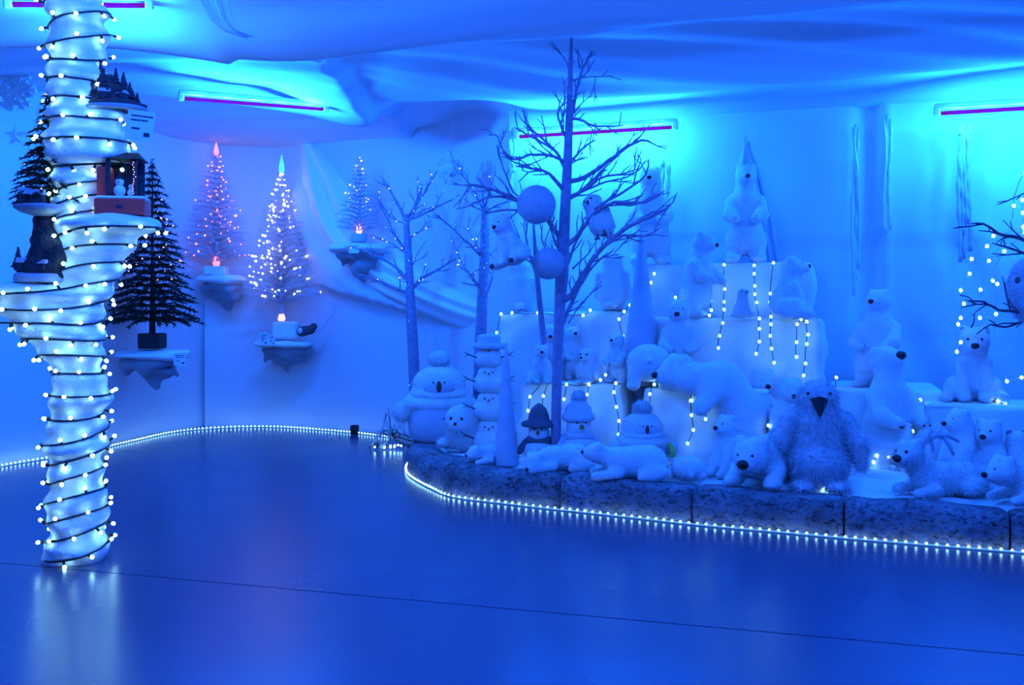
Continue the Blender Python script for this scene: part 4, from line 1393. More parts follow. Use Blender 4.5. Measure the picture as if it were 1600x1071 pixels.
TY = 7.95
bt = thing('bare_tree', 'tall bare grey-lilac tree rising to the ceiling cloth', 'tree', at(868, TY, BED))
tb = Vector(bt.location)
tr = [(868, 728), (869, 640), (871, 560), (875, 470), (878, 430), (882, 350), (886, 270), (889, 200), (891, 120), (893, 60), (893, 46)]
mb = MB()
mb.tube([P(x, y, TY) - tb for x, y in tr], [.043, .041, .040, .046, .056, .046, .040, .033, .022, .013, .008], 12)
mb.build('trunk', 'tree_bark', bt)
BR = [
    ([(878, 376), (862, 352), (843, 331), (821, 318), (769, 296), (735, 290), (731, 301)], .022, -.35), ([(821, 318), (800, 312), (769, 307), (727, 324)], .014, -.3, -.2),
    ([(843, 331), (810, 329), (780, 329), (755, 336)], .012, .1, -.15), ([(882, 298), (866, 280), (847, 266), (806, 260)], .018, -.3), ([(847, 266), (826, 270), (810, 285)], .008, -.1, -.15),
    ([(883, 264), (876, 250), (869, 238), (843, 221), (804, 199)], .018, .2), ([(869, 238), (845, 214), (821, 193), (819, 173)], .012, .15, .1),
    ([(884, 254), (866, 244), (828, 242), (805, 250), (787, 238), (778, 212), (763, 211)], .012, -.25), ([(802, 302), (795, 285), (787, 264), (776, 227)], .009, -.1, -.2), ([(787, 238), (805, 255), (830, 256), (858, 244)], .008, .1, -.1),
    ([(889, 215), (893, 180), (903, 133), (911, 107), (937, 59), (945, 40)], .016, .2), ([(890, 130), (890, 115), (881, 89), (862, 72)], .008, -.2), ([(907, 107), (903, 85), (901, 50)], .008, .1, .1),
    ([(895, 126), (922, 120), (940, 119), (950, 109)], .006, -.2), ([(930, 119), (928, 135), (922, 152)], .004, .0, -.1), ([(884, 215), (876, 195), (871, 178), (881, 160), (881, 141)], .010, -.15), ([(886, 230), (880, 190), (884, 150)], .007, .1),
    ([(888, 186), (905, 186), (929, 197), (974, 196)], .013, -.35), ([(914, 190), (925, 202), (933, 212)], .006, -.1, -.1), ([(886, 262), (911, 231), (931, 219)], .013, .25), ([(888, 258), (902, 250), (918, 246)], .008, -.1),
    ([(885, 285), (914, 277), (944, 257), (978, 231), (1002, 220), (1017, 222)], .019, -.25), ([(884, 312), (905, 300), (922, 285), (937, 270), (960, 248), (985, 228)], .012, .2), ([(884, 310), (911, 298), (937, 279), (970, 272), (998, 264)], .013, -.4),
    ([(884, 316), (908, 300), (944, 286), (980, 277), (1002, 262)], .011, .3), ([(930, 328), (940, 320), (959, 309), (989, 290), (1010, 272), (1013, 249)], .013, -.10, -.17), ([(882, 385), (896, 376), (929, 335), (959, 317), (1004, 317), (1030, 306)], .020, -.45),
    ([(960, 317), (985, 322), (1010, 312), (1022, 302)], .009, .1, -.2), ([(878, 470), (893, 462), (907, 436), (940, 388), (982, 354), (1015, 340), (1045, 324)], .026, -.55), ([(940, 388), (975, 368), (1008, 369), (1032, 356)], .012, -.2, -.28),
    ([(960, 370), (990, 350), (1020, 332), (1038, 334)], .012, .2, -.3), ([(878, 436), (890, 405), (903, 369), (914, 339)], .014, .3), ([(895, 420), (920, 395), (935, 372)], .008, .2, .1), ([(920, 412), (945, 402), (966, 398)], .006, -.1, -.15),
    ([(876, 510), (892, 478), (905, 450), (925, 418), (950, 395)], .020, .15), ([(880, 400), (868, 380), (860, 350), (862, 330)], .012, -.3), ([(881, 420), (866, 400), (850, 385), (846, 372)], .008, -.2), ([(888, 505), (905, 478), (928, 455), (940, 440)], .006, .2)]
px_branches(tb, BR, TY, .4, 3, .02, tw_n=.062, minr=.0048).build('branch', 'tree_bark', bt, label='spreading bare branches', kind='stuff')

bt2 = thing('bare_tree', 'thin bare sapling behind the tall bare tree, trunk like a stick', 'tree', at(852, 8.45, Z1 - .005))
tb2 = Vector(bt2.location)
MB().tube([P(x, y, 8.45) - tb2 for x, y in ((853, 599), (851, 545), (845, 490), (840, 440), (836, 390), (833, 340))], [.028, .027, .026, .024, .018, .008], 10).build('trunk', 'tree_bark', bt2)
px_branches(tb2, [([(839, 430), (828, 400), (822, 370), (826, 340)], .012), ([(841, 430), (850, 400), (853, 375), (862, 350)], .010), ([(838, 410), (815, 380), (803, 350)], .008)], 8.45, .25, 4, .02).build('branch', 'tree_bark', bt2, kind='stuff')

# dark branches reaching in from a tree beyond the frame
bt3 = thing('bare_tree', 'dark twiggy bare tree beside the weeping lights', 'tree', at(1665, 7.0, .20))
tb3 = Vector(bt3.location)
MB().tube([P(x, y, 7.0) - tb3 for x, y in ((1665, 752), (1662, 620), (1658, 480), (1650, 360), (1645, 240))], [.05, .045, .04, .03, .012], 10).build('trunk', 'branch_dark', bt3)
px_branches(tb3, [([(1655, 410), (1620, 385), (1590, 372), (1560, 365), (1536, 350), (1516, 350)], .016, -.2), ([(1655, 420), (1625, 408), (1600, 396), (1570, 385), (1550, 380)], .013, .1),
                  ([(1657, 500), (1625, 490), (1590, 487), (1560, 484), (1535, 472), (1512, 470)], .013, -.3), ([(1560, 484), (1545, 476), (1528, 484), (1519, 494)], .006, -.05, -.2), ([(1658, 500), (1625, 492), (1600, 502), (1570, 512), (1548, 508), (1530, 520)], .011, -.1),
                  ([(1652, 400), (1625, 330), (1605, 300), (1588, 312)], .010, .1), ([(1656, 450), (1690, 420), (1730, 410), (1765, 385)], .016, .2), ([(1650, 360), (1675, 320), (1700, 290), (1710, 250)], .014, -.2), ([(1646, 290), (1630, 250), (1622, 215)], .010, .1), ([(1660, 540), (1700, 520), (1740, 525)], .012, -.2)], 7.0, .2, 9, .02, tw_n=.09).build('branch', 'branch_dark', bt3, kind='stuff')


# glittered trees with fairy lights
def glitter_tree(label, trunk, rads, Y, z, brs, seed, nl):
    t = thing('glitter_tree', label, 'tree', at(trunk[0][0], Y, z))
    o = Vector(t.location)
    ps = [P(x, y, Y) - o for x, y in trunk]
    ps[0].z = 0
    mbt = MB().tube(ps, rads, 10)
    mbt.build('trunk', 'glitter_bark', t)
    mbb = px_branches(o, brs, Y, .5, seed, .02, tw_n=.06, minr=.005)
    mbb.build('branch', 'glitter_bark', t, kind='stuff')
    r = random.Random(seed)
    fl, li = MB(), MB()
    for mbx, n in ((mbt, 2200), (mbb, 2200)):
        for _ in range(n):
            f = mbx.f[r.randrange(len(mbx.f))]
            if len(f) != 4:
                continue
            a, b, c, d = [Vector(mbx.v[i]) for i in f]
            p = a.lerp(b, r.random()).lerp(d.lerp(c, r.random()), r.random())
            u = Vector((r.uniform(-1, 1), r.uniform(-1, 1), r.uniform(-1, 1))).normalized() * .006
            w = u.cross(Vector((r.uniform(-1, 1), r.uniform(-1, 1), r.uniform(-1, 1))).normalized()) * 1.2
            fl.add([p - u, p + w, p + u, p - w], [(0, 1, 2, 3)])
    for _ in range(nl):
        f = mbb.f[r.randrange(len(mbb.f))]
        p = Vector(mbb.v[f[0]])
        li.ell(p, .0075, 5, 4)
    fl.build('glitter_flakes', 'glitter', t, smooth=False, kind='stuff')
    li.build('fairy_lights', 'lights_warm', t, kind='stuff')
    return t


glitter_tree('glittered lilac tree with fairy lights behind the fat gnome', [(650, 699), (648, 600), (643, 500), (640, 440), (637, 380), (634, 335)], [.072, .064, .057, .048, .042, .025], 10.75, 0.0, [
    ([(634, 345), (623, 322), (610, 298), (595, 275)], .016), ([(635, 343), (648, 326), (657, 300), (657, 288)], .012), ([(635, 345), (661, 335), (685, 322), (707, 313)], .014), ([(636, 341), (657, 311), (670, 290), (682, 268)], .014),
    ([(634, 392), (615, 365), (605, 341), (588, 315)], .014), ([(634, 395), (605, 378), (578, 368)], .010), ([(638, 440), (620, 420), (600, 406), (562, 389)], .018), ([(639, 458), (610, 448), (590, 438), (558, 428)], .016),
    ([(641, 455), (660, 435), (680, 424), (720, 400)], .020), ([(637, 375), (655, 362), (676, 353)], .010), ([(640, 430), (648, 405), (656, 392)], .008), ([(633, 350), (612, 340), (590, 310)], .008), ([(636, 350), (648, 330), (652, 310)], .010)], 12, 34)
glitter_tree('glittered lilac tree with fairy lights beside the hanging bear', [(747, 712), (750, 560), (753, 480), (757, 400), (758, 330), (756, 300)], [.066, .06, .053, .048, .036, .02], 9.55, BED, [
    ([(752, 400), (735, 382), (717, 367), (681, 333)], .016), ([(752, 455), (735, 430), (722, 412), (708, 380)], .014), ([(751, 450), (730, 425), (710, 411)], .010), ([(755, 480), (766, 445), (772, 415), (774, 400)], .012),
    ([(757, 335), (745, 305), (722, 272), (716, 250)], .014), ([(757, 335), (768, 325), (785, 318), (800, 314)], .012), ([(757, 325), (765, 300), (772, 275)], .012), ([(756, 400), (740, 375), (730, 355)], .010), ([(756, 330), (748, 312), (742, 288)], .008), ([(758, 405), (775, 390), (790, 380)], .008)], 13, 30)


# ornaments in the bare tree
def felt_ball(label, px, py, Y, r, hang):
    t = thing('felt_ball', label, 'ball', P(px, py, Y))
    V, F = sdf_mesh([('e', (0, 0, 0), r)], r / 14, .01)
    b = link_mesh('ball', np_mesh('ball', V, F), 'ball', t)
    fv, ff = fur_mesh(V, F, 3500, .010, .0016, .1)
    f = link_mesh('fur', np_mesh('fur', fv, ff, False), 'ball', b)
    f['kind'] = 'stuff'
    h = Vector(hang) - t.location
    MB().tube([(0, 0, r), h * .6 + Vector((0, 0, r * .4)), h], .002, 4).build('thread', 'clear_cable', t)
    return t


felt_ball('large pale felt ball hung among the bare tree branches', 838, 320, 7.62, 30 * PXM(7.62), P(850, 270, 7.75))
felt_ball('smaller pale felt ball hung against the bare tree trunk', 857, 412, 7.68, 24.5 * PXM(7.68), P(868, 350, 7.75))
# polar bear cub leaning in the branches
hb = bear_sit('polar bear cub plush leaning sideways in the bare tree branches', 806, 7.66, P(806, 412, 7.66).z, .40, -30, yaw=-.2, pitch=-.05, muz=.6, ears_dark=True, R=.18)
hb.rotation_euler = (.1, -.30, math.radians(-30))
for x, y, z in ((.13, -.40, .05), (-.34, -.37, .075)):
    MB().ell((x * .4, y * .4, z * .4), (.024, .016, .020), 8, 6).build('paw_pad', 'dark_plush', hb, label='dark paw pad')
# owl
pr = [('c', (0, .04, .3), (0, 0, .62), .26, .22), ('e', (0, -.04, .80), (.22, .21, .19)), ('c', (0, .2, .2), (0, .42, .02), .13, .07), ('c', (-.24, .03, .55), (-.22, .18, .18), .08, .05), ('c', (.24, .03, .55), (.22, .18, .18), .08, .05)]
ow = plush('plush_owl', 'white owl plush with black feet perched in the bare tree', 'plush toy', P(942, 369, 7.78), math.radians(-35), .37, pr, {'eyes': [((-.09, -.225, .84), .03), ((.09, -.225, .84), .03)], 'nose': ((0, -.26, .77), (.03, .03, .05))}, fur=2600)
ow.rotation_euler = (math.radians(-8), math.radians(-22), math.radians(-35))
for s_ in (-1, 1):
    mb = MB()
    a = Vector((s_ * .035, -.02, .03))
    mb.tube([a, a + Vector((0, 0, -.04))], .006, 6)
    for dx, dy in ((-.025, -.03), (0, -.04), (.025, -.03), (0, .03)):
        mb.tube([a + Vector((0, 0, -.04)), a + Vector((dx, dy, -.045))], [.006, .004], 5)
    mb.build('foot', 'nose_dark', ow, label='black foot')
# shaggy ball on the dark tree
t = thing('shaggy_ball', 'shaggy grey fur ball hanging in the dark twiggy tree', 'ball', P(1606, 456, 6.9))
V, F = sdf_mesh([('e', (0, 0, 0), (.13, .13, .21)), ('e', (0, -.02, .14), (.10, .10, .09))], .012, .03)
b = link_mesh('ball', np_mesh('ball', V, F), 'plush_grey', t)
fv, ff = fur_mesh(V, F, 5000, .028, .002, .3)
link_mesh('fur', np_mesh('fur', fv, ff, False), 'plush_grey', b)['kind'] = 'stuff'
MB().ell((-.105, -.06, .08), (.02, .02, .025), 8, 6).build('dark_spot', 'dark_plush', t)
MB().tube([(0, 0, .2), (.03, 0, .3), (.06, .0, .37)], .003, 4).build('thread', 'clear_cable', t)

# weeping light branches
light_string('weeping strands of white lights drooping over the dark twiggy tree', [
    [(1640, 345, 7.25, 0), (1590, 356, 7.25, 0), (1551, 369, 7.25), (1541, 385, 7.25), (1517, 405, 7.25), (1514, 428, 7.25), (1500, 454, 7.25), (1505, 475, 7.25), (1500, 497, 7.25), (1496, 507, 7.25), (1500, 535, 7.25), (1494, 550, 7.25)],
    [(1640, 350, 7.3, 0), (1600, 358, 7.3), (1568, 376, 7.3, 0), (1544, 408, 7.3), (1531, 453, 7.3), (1530, 497, 7.3), (1529, 520, 7.3, 0)],
    [(1640, 352, 7.15, 0), (1600, 364, 7.15), (1568, 393, 7.15), (1552, 420, 7.15, 0), (1550, 439, 7.15), (1557, 444, 7.15), (1555, 491, 7.15), (1553, 518, 7.15, 0)],
    [(1640, 290, 7.2, 0), (1600, 271, 7.2), (1592, 285, 7.2, 0), (1584, 308, 7.2, 0), (1583, 322, 7.2), (1582, 342, 7.2, 0)], [(1605, 290, 7.22, 0), (1596, 313, 7.22), (1597, 333, 7.22), (1598, 355, 7.22)],
    [(1570, 570, 7.3, 0), (1572, 596, 7.3), (1595, 590, 7.3), (1625, 590, 7.3, 0)]], cable='clear_cable')


# ------------------------------------------------------------------ hanging streamers
def streamer(label, px, y0, y1, n, w, seed, knob=False, m='ice'):
    r = random.Random(seed)
    Y = (9.86 - .10) / (1 + .33 * (px - 800) / FPX) - .06
    t = thing('streamer', label, 'streamer', P(px, y0, Y))
    o = Vector(t.location)
    for q in range(n):
        ps = []
        ph = r.uniform(0, 6)
        yb = y1 - r.uniform(0, .35) * (y1 - y0) * (q > 0)
        for k in range(18):
            f = k / 17
            ps.append(P(px + w * (q / max(n - 1, 1) - .5) + 2.2 * math.sin(f * 7 + ph) * (1 - .5 * f), y0 + (yb - y0) * f, Y + .01 * math.sin(ph + f * 5)) - o)
        MB().tube(ps, [.012 + .012 * math.sin(k * .9 + ph) ** 2 for k in range(18)], 6).build('ribbon', m, t)
    if knob:
        for dx in (-.035, .045):
            MB().lathe([(.012, -.02), (.026, 0), (.028, .05), (.018, .08)], (dx, 0, -.02), 10).build('clip', 'felt', t)
    else:
        MB().lathe([(.008, -.03), (.016, 0), (.014, .03), (.006, .05)], (0, 0, -.01), 10).build('clip', 'felt', t)
    return t


streamer('slim clear streamer hanging behind the tall leaning bear', 1337, 200, 462, 3, 8, 1)
streamer('clear streamer along the fold of the wall cloth', 1386, 186, 365, 2, 8, 2)
streamer('broad clear streamer on two clips beside the weeping lights', 1507, 205, 410, 5, 16, 3, knob=True, m='felt')
streamer('clear streamers beside the bear on the topmost step', 1036, 255, 405, 3, 14, 4)
streamer('short clear streamer at the end of the tube light behind the bare tree', 801, 205, 300, 2, 5, 5)

# pale snow globe wreath hung on the wall
t = thing('snowflake_ball', 'pale round snowflake ornament hung above the glittered trees', 'ornament', P(706, 264, 10.5))
mb = MB()
r = random.Random(3)
for q in range(70):
    d = Vector((r.gauss(0, 1), r.gauss(0, 1), r.gauss(0, 1))).normalized()
    mb.tube([d * .03, d * .17], [.006, .003], 4)
    mb.ell(d * .17, .014, 6, 4)
mb.build('spikes', 'white_metal', t, kind='stuff')
MB().ell((0, 0, 0), .09, 14, 10).build('core', 'plush', t)
MB().tube([(0, 0, .17), (0, .05, 1.2)], .002, 4).build('thread', 'clear_cable', t)


# ------------------------------------------------------------------ wall shelves with their trees
def wall_shelf(label, px, py, Y, W, seed, D=.5):
    z = P(px, py, Y).z
    t = thing('wall_shelf', label, 'shelf', at(px, Y, z))
    w = Wave(10, seed=seed, octaves=2)
    V, F = sdf_mesh([('c', (-W * .40, .02, -.05), (W * .40, .02, -.05), .055, .055), ('e', (0, 0, -.06), (W * .52, D * .5, .055)), ('e', (W * .1, .08, -.05), (W * .4, D * .5, .05))], .02, .04, noise=lambda X, Y_, Z: .016 * w(X, Y_, Z))
    V[:, 2] = np.minimum(V[:, 2], -.002)
    link_mesh('snowy_top', np_mesh('snowy_top', V, F), 'wadding', t)
    V, F = sdf_mesh([('e', (0, .08, -.13), (W * .42, D * .42, .10)), ('e', (W * .06, .12, -.24), (W * .26, .17, .10)), ('c', (0, .14, -.28), (.03, .17, -.42), .10, .03), ('c', (W * .26, .10, -.16), (W * .33, .12, -.28), .06, .015), ('c', (-W * .28, .1, -.15), (-W * .34, .12, -.26), .06, .015)], .018, .05,
                    noise=lambda X, Y_, Z: .026 * w(X * 1.5, Y_ * 1.5, Z * 1.5))
    V[:, 2] = np.minimum(V[:, 2], -.06)
    link_mesh('rock_bracket', np_mesh('rock_bracket', V, F), 'snow_dim', t)
    return t


def price_card(label, p, w, h, rz=0, tilt=0, lines=2, block=True):
    """small card; its print is too small to read in the photograph: faint rules only"""
    t = thing('price_card', label, 'card', p, rz)
    t.rotation_euler = (tilt, 0, rz)
    MB().box((0, 0, h / 2), (w, .004, h)).build('card', 'card', t, smooth=False)
    r = random.Random(int(w * 1000))
    mb = MB()
    for q in range(lines):
        x = -w * .36
        zz = h * (.82 - .14 * q)
        while x < w * (.34 - .1 * q):
            l = r.uniform(.05, .11) * w
            mb.box((x + l / 2, -.003, zz), (l, .002, h * .055))
            x += l + .02 * w
    if block:
        mb.box((w * .28, -.003, h * .22), (w * .22, .002, h * .13))
        mb.box((-w * .15, -.003, h * .40), (w * .3, .002, h * .06))
    mb.build('print', 'card_ink', t, smooth=False, kind='stuff')
    return t


def fir(name, label, p, H, R, m, seed, levels=20, per=10, trunk_h=.10, needles=46, nl=.045, nw=.0022, droop=.10, lights=None, nlights=0, lr=.010, lmask=None, pot=None, topper=None, base_glow=None, trunk_m='trunk_dark', up=0.0):
    t = thing(name, label, 'christmas tree', p)
    r = random.Random(seed)
    mbt = MB().tube([(0, 0, 0), (0, 0, H * .5), (0, 0, H * .97)], [.03 * H / 2 + .008, .018, .006], 8)
    mbt.build('trunk', trunk_m, t)
    stems = MB()
    nv, tips = [], []

    def needle(a, d, l):
        d = Vector(d).normalized()
        s = d.orthogonal().normalized() * nw
        s.rotate(Matrix.Rotation(r.uniform(0, 6.28), 3, d))
        nv.extend([a - s, a + s, a + d * l])
    for L in range(levels):
        f = L / (levels - 1)
        z0 = H * (trunk_h + (.96 - trunk_h) * f)
        n = max(4, int(per * (1 - .55 * f)))
        off = r.uniform(0, 6.28)
        for k in range(n):
            a = off + 2 * PI * k / n + r.uniform(-.18, .18)
            ln = R * ((1 - f) ** .85 * r.uniform(.80, 1.08) + .05)
            out = Vector((math.cos(a), math.sin(a), 0))
            p0 = Vector((0, 0, z0))
            p1 = p0 + out * ln * .5 + Vector((0, 0, ln * (.10 + up)))
            p2 = p0 + out * ln + Vector((0, 0, ln * (-droop + up * 1.5) + r.uniform(-.02, .02)))
            stems.tube([p0, p1, p2], [.008, .006, .004], 4)
            tips.append((p0, p1, p2))
            nn = max(8, int(needles * ln / R))
            for q in range(nn):
                tt = .12 + .88 * q / nn
                b = (p0 * (1 - tt) ** 2 + p1 * 2 * tt * (1 - tt) + p2 * tt * tt)
                dr = (p2 - p0).normalized()
                needle(b, dr * .7 + Vector((r.gauss(0, .6), r.gauss(0, .6), r.gauss(0, .6))), nl * r.uniform(.6, 1.1))
            needle(p2, p2 - p1, nl)
    for q in range(40):
        zz = H * (1 - .10 * r.random())
        needle(Vector((0, 0, zz)), Vector((r.gauss(0, 1), r.gauss(0, 1), .7)), nl * .9)
    stems.build('branch', m, t, kind='stuff')
    V_ = [tuple(v) for v in nv]
    link_mesh('needles', np_mesh('needles', V_, [(i, i + 1, i + 2) for i in range(0, len(V_), 3)], False), m, t)['kind'] = 'stuff'
    if lights:
        mbl = MB()
        c = 0
        while c < nlights:
            p0, p1, p2 = r.choice(tips)
            tt = r.uniform(.45, 1.0)
            b = (p0 * (1 - tt) ** 2 + p1 * 2 * tt * (1 - tt) + p2 * tt * tt) + Vector((0, 0, .01))
            if lmask and not lmask(b, r):
                continue
            mbl.ell(b, lr * r.uniform(.7, 1.25), 5, 4)
            c += 1
        mbl.build('lights', lights, t, kind='stuff')
    return t


# dark fir
DP = P(237, 521, 10.6)
wall_shelf('snowy wall shelf with rocky bracket under the dark fir', 232, 547, 10.6, .80, 61)
dk = fir('fir_tree', 'dark green artificial fir in a square pot on a wall shelf', P(238, 545, 10.6), 2.10, .50, 'fir_dark', 5, levels=24, per=11, trunk_h=.15, needles=150, nl=.062, nw=.0055, droop=.10,
         lights='lights_dim', nlights=46, lr=.010, lmask=lambda b, r: .7 < b.z < 1.7 and b.y < .1)
MB().rbox((0, 0, .085), (.24, .24, .17), .01).build('pot', 'dark_pot', dk, smooth=False, label='square dark pot')
price_card('little price card on the shelf under the dark fir', P(281, 572, 10.25), .13, .135)
# pink tree
wall_shelf('draped wall shelf under the pink lit tree', 346, 430, 12.0, .62, 62)
pk = fir('fir_tree', 'white fibre tree glowing pink and red on a wall shelf', P(338, 430, 12.0), 1.58, .42, 'fir_white', 6, levels=22, per=13, trunk_h=.10, needles=60, nl=.05, nw=.0035, droop=-.05, up=.12,
         lights='lights_pink', nlights=100, lr=.011, lmask=lambda b, r: r.random() < (.35 + .65 * (b.z / 1.58) ** 1.2), trunk_m='fir_white')
MB().rbox((0, 0, .055), (.26, .20, .11), .015).build('stand', 'white_metal', pk, smooth=False)
MB().lathe([(.035, .11), (.045, .15), (.02, .26), (.005, .32)], seg=12).build('base_lamp', 'glow_red', pk, label='glowing red base lamp')
MB().lathe([(.02, 1.50), (.035, 1.54), (.02, 1.60), (.004, 1.66)], seg=10).build('topper', 'glow_red', pk, label='glowing red tip')
# white tree
wall_shelf('snowy wall shelf with rocky bracket under the white lit tree', 442, 531, 12.0, .74, 63)
wt = fir('fir_tree', 'white fibre tree covered in bright white lights on a wall shelf', P(440, 530, 12.0), 2.12, .50, 'fir_white', 7, levels=24, per=13, trunk_h=.20, needles=60, nl=.05, nw=.0035, droop=-.08, up=.14,
         lights='lights_white', nlights=165, lr=.0125, lmask=lambda b, r: b.y < .2 and r.random() < (.9 if b.x < .1 else .45), trunk_m='fir_white')
MB().rbox((.06, 0, .11), (.32, .24, .22), .03).build('stand', 'white_metal', wt, smooth=False)
MB().lathe([(.03, .22), (.05, .25), (.03, .32), (.01, .38)], seg=12).build('base_lamp', 'glow_orange', wt, label='glowing orange base lamp')
MB().lathe([(.012, 2.06), (.035, 2.10), (.03, 2.18), (.012, 2.24), (.004, 2.30)], seg=10).build('topper', 'glow_cyan', wt, label='glowing turquoise tip')
# black and white penguin figure beside the stand
pg = thing('penguin_figure', 'small black and white figure beside the white tree stand', 'figure', P(478, 527, 11.92))
V, F = sdf_mesh([('c', (-.05, 0, .07), (.06, 0, .09), .065, .055), ('e', (.10, -.02, .13), (.045, .045, .045))], .008, .02)
link_mesh('body', np_mesh('body', V, F), 'dark_plush', pg)
MB().ell((-.06, -.045, .08), (.035, .03, .04), 10, 7).build('belly', 'plush', pg)
MB().lathe([(.010, 0), (.002, .03)], (.115, -.055, .13), 8, (PI / 2, 0, 0)).build('beak', 'orange_felt', pg)
price_card('price card at the edge of the shelf under the white lit tree', P(412, 540, 11.7), .09, .15, lines=3)
price_card('second price card leaning beside the white tree stand', P(425, 540, 11.72), .07, .13, lines=2, block=True)
wr = [P(x, y, 12.0) for x, y in ((492, 520), (505, 512), (512, 500), (520, 492), (523, 476))]
t = thing('power_cable', 'thin pale cable rising from the shelf of the white lit tree', 'cable', wr[0])
MB().tube([p - wr[0] for p in wr], .006, 5).build('cable', 'felt', t)
# small tree
wall_shelf('small snowy wall shelf with rocky bracket beside the glittered tree', 562, 381, 11.35, .66, 64, D=.45)
sm_ = fir('fir_tree', 'small white fibre tree with few lights in a dark pot', P(561, 379, 11.35), 1.03, .28, 'fir_white', 8, levels=18, per=11, trunk_h=.12, needles=46, nl=.04, nw=.003, droop=-.05, up=.12,
          lights='lights_warm', nlights=30, lr=.010, lmask=lambda b, r: b.z > .2 and b.x < .12, trunk_m='fir_white')
MB().lathe([(.08, 0), (.095, .02), (.10, .08), (.085, .10)], seg=18).build('pot', 'felt', sm_)
MB().lathe([(.025, .10), (.04, .14), (.02, .22), (.005, .25)], seg=12).build('base_lamp', 'glow_orange', sm_, label='glowing orange base lamp')
price_card('price card on the small shelf beside the glittered tree', P(553, 396, 11.08), .12, .10, lines=2, block=False)

# ------------------------------------------------------------------ ornaments on the column ledges
U = CU


def hut(parent, c, w, d, h, m, roof_m, rz=0):
    c = Vector(c)
    MB().box(c + Vector((0, 0, h * .35)), (w, d, h * .7), (0, 0, rz)).build('hut', m, parent, smooth=False)
    R = Matrix.Rotation(rz, 3, 'Z')
    vs = [c + R @ Vector(p) for p in ((-w * .6, -d * .6, h * .66), (w * .6, -d * .6, h * .66), (w * .6, d * .6, h * .66), (-w * .6, d * .6, h * .66), (-w * .6, 0, h * 1.1), (w * .6, 0, h * 1.1))]
    MB().add(vs, [(0, 1, 5, 4), (2, 3, 4, 5), (1, 2, 5), (3, 0, 4), (3, 2, 1, 0)]).build('hut_roof', roof_m, parent, smooth=False)


def tiny_fir(parent, c, h, m='fir_dark'):
    mb = MB()
    for q in range(5):
        f = q / 5
        mb.lathe([(h * .26 * (1 - f) + .004, 0), (h * .10 * (1 - f) + .002, h * .26)], Vector(c) + Vector((0, 0, h * (.08 + .17 * q))), 9, wob=.12)
    mb.build('little_fir', m, parent, smooth=False)


# hill village on the top ledge
hv = thing('village_ornament', 'dark miniature hill village with tiny firs on the top ledge', 'ornament', P(183, 172, 5.86))
V, F = sdf_mesh([('e', (0, 0, .02), (.19, .13, .035)), ('e', (-.02, .02, .08), (.12, .10, .09)), ('e', (-.07, .03, .14), (.06, .06, .08))], .009, .03, noise=lambda X, Y, Z: .008 * Wave(30, seed=2)(X, Y, Z))
link_mesh('hill', np_mesh('hill', V, F), 'village_dark', hv)
MB().lathe([(.17, 0), (.185, .012), (.18, .022)], (0, 0, -.012), 28, wob=.03).build('base_plate', 'snow_dim', hv)
for (x, y, z, h) in ((-.10, .0, .14, .15), (-.06, -.05, .10, .14), (.0, -.02, .13, .12), (.05, -.04, .09, .11), (.09, -.03, .06, .10), (-.13, -.05, .06, .12), (.02, .05, .12, .12), (.13, -.02, .03, .07), (-.02, -.09, .05, .09), (.06, -.09, .04, .08)):
    tiny_fir(hv, (x, y, z), h, 'village_dark')
hut(hv, (-.04, -.09, .05), .06, .05, .06, 'village_dark', 'snow_dim', .3)
hut(hv, (.06, -.07, .05), .05, .05, .05, 'village_dark', 'snow_dim', -.3)
# sign
price_card('white price sign hanging from the top ledge of the column', P(216, 220, 5.60), .168, .175, rz=-.12, lines=2).rotation_euler = (0, math.radians(8), -.12)
# red toy theatre on the middle ledge
th = thing('music_box', 'red and dark toy lantern house with two little snowmen on the ledge', 'music box', P(192, 338, 5.80), math.radians(8))
MB().rbox((0, 0, .05), (.29, .17, .095), .006).build('base_box', 'red_paint', th, smooth=False)
MB().rbox((0, 0, .105), (.285, .165, .02), .008).build('snow_floor', 'wadding', th, smooth=False)
MB().box((-.105, .02, .20), (.07, .11, .19)).build('side_wall', 'red_paint', th, smooth=False, label='red side wall')
for x, y in ((-.07, -.06), (.085, -.06), (.085, .07), (-.13, .07)):
    MB().box((x, y, .22), (.022, .022, .23)).build('post', 'village_dark', th, smooth=False)
MB().box((0, .075, .22), (.22, .01, .22)).build('back_panel', 'village_dark', th, smooth=False)
MB().add([(-.16, -.10, .335), (.13, -.10, .335), (.13, .10, .335), (-.16, .10, .335), (-.12, 0, .385), (.09, 0, .385)], [(0, 1, 5, 4), (2, 3, 4, 5), (1, 2, 5), (3, 0, 4), (3, 2, 1, 0)]).build('roof', 'village_dark', th, smooth=False)
MB().box((.0, -.086, .05), (.035, .002, .02)).build('badge', 'village_dark', th, smooth=False)
for x, y, s in ((-.01, -.035, 1.0), (.055, -.02, .72)):
    sm = MB().ell((x, y, .115 + .035 * s), (.036 * s, .034 * s, .035 * s)).ell((x, y, .115 + .085 * s), .026 * s)
    o = sm.build('little_snowman', 'wadding', th)
    MB().lathe([(.026 * s, 0), (.012 * s, .008), (.012 * s, .022 * s)], (x, y, .115 + .105 * s), 10).build('cap', 'village_dark', o)
    MB().lathe([(.006 * s, 0), (.001, .022 * s)], (x, y - .024 * s, .115 + .087 * s), 6, (PI / 2, 0, 0)).build('nose', 'orange_felt', o)
mb = MB()
for q in range(14):
    mb.ell((.085 + random.uniform(-.012, .012), -.075, .13 + .2 * q / 14), .0035, 5, 4)
mb.build('fairy_lights', 'lights_dim', th, kind='stuff')
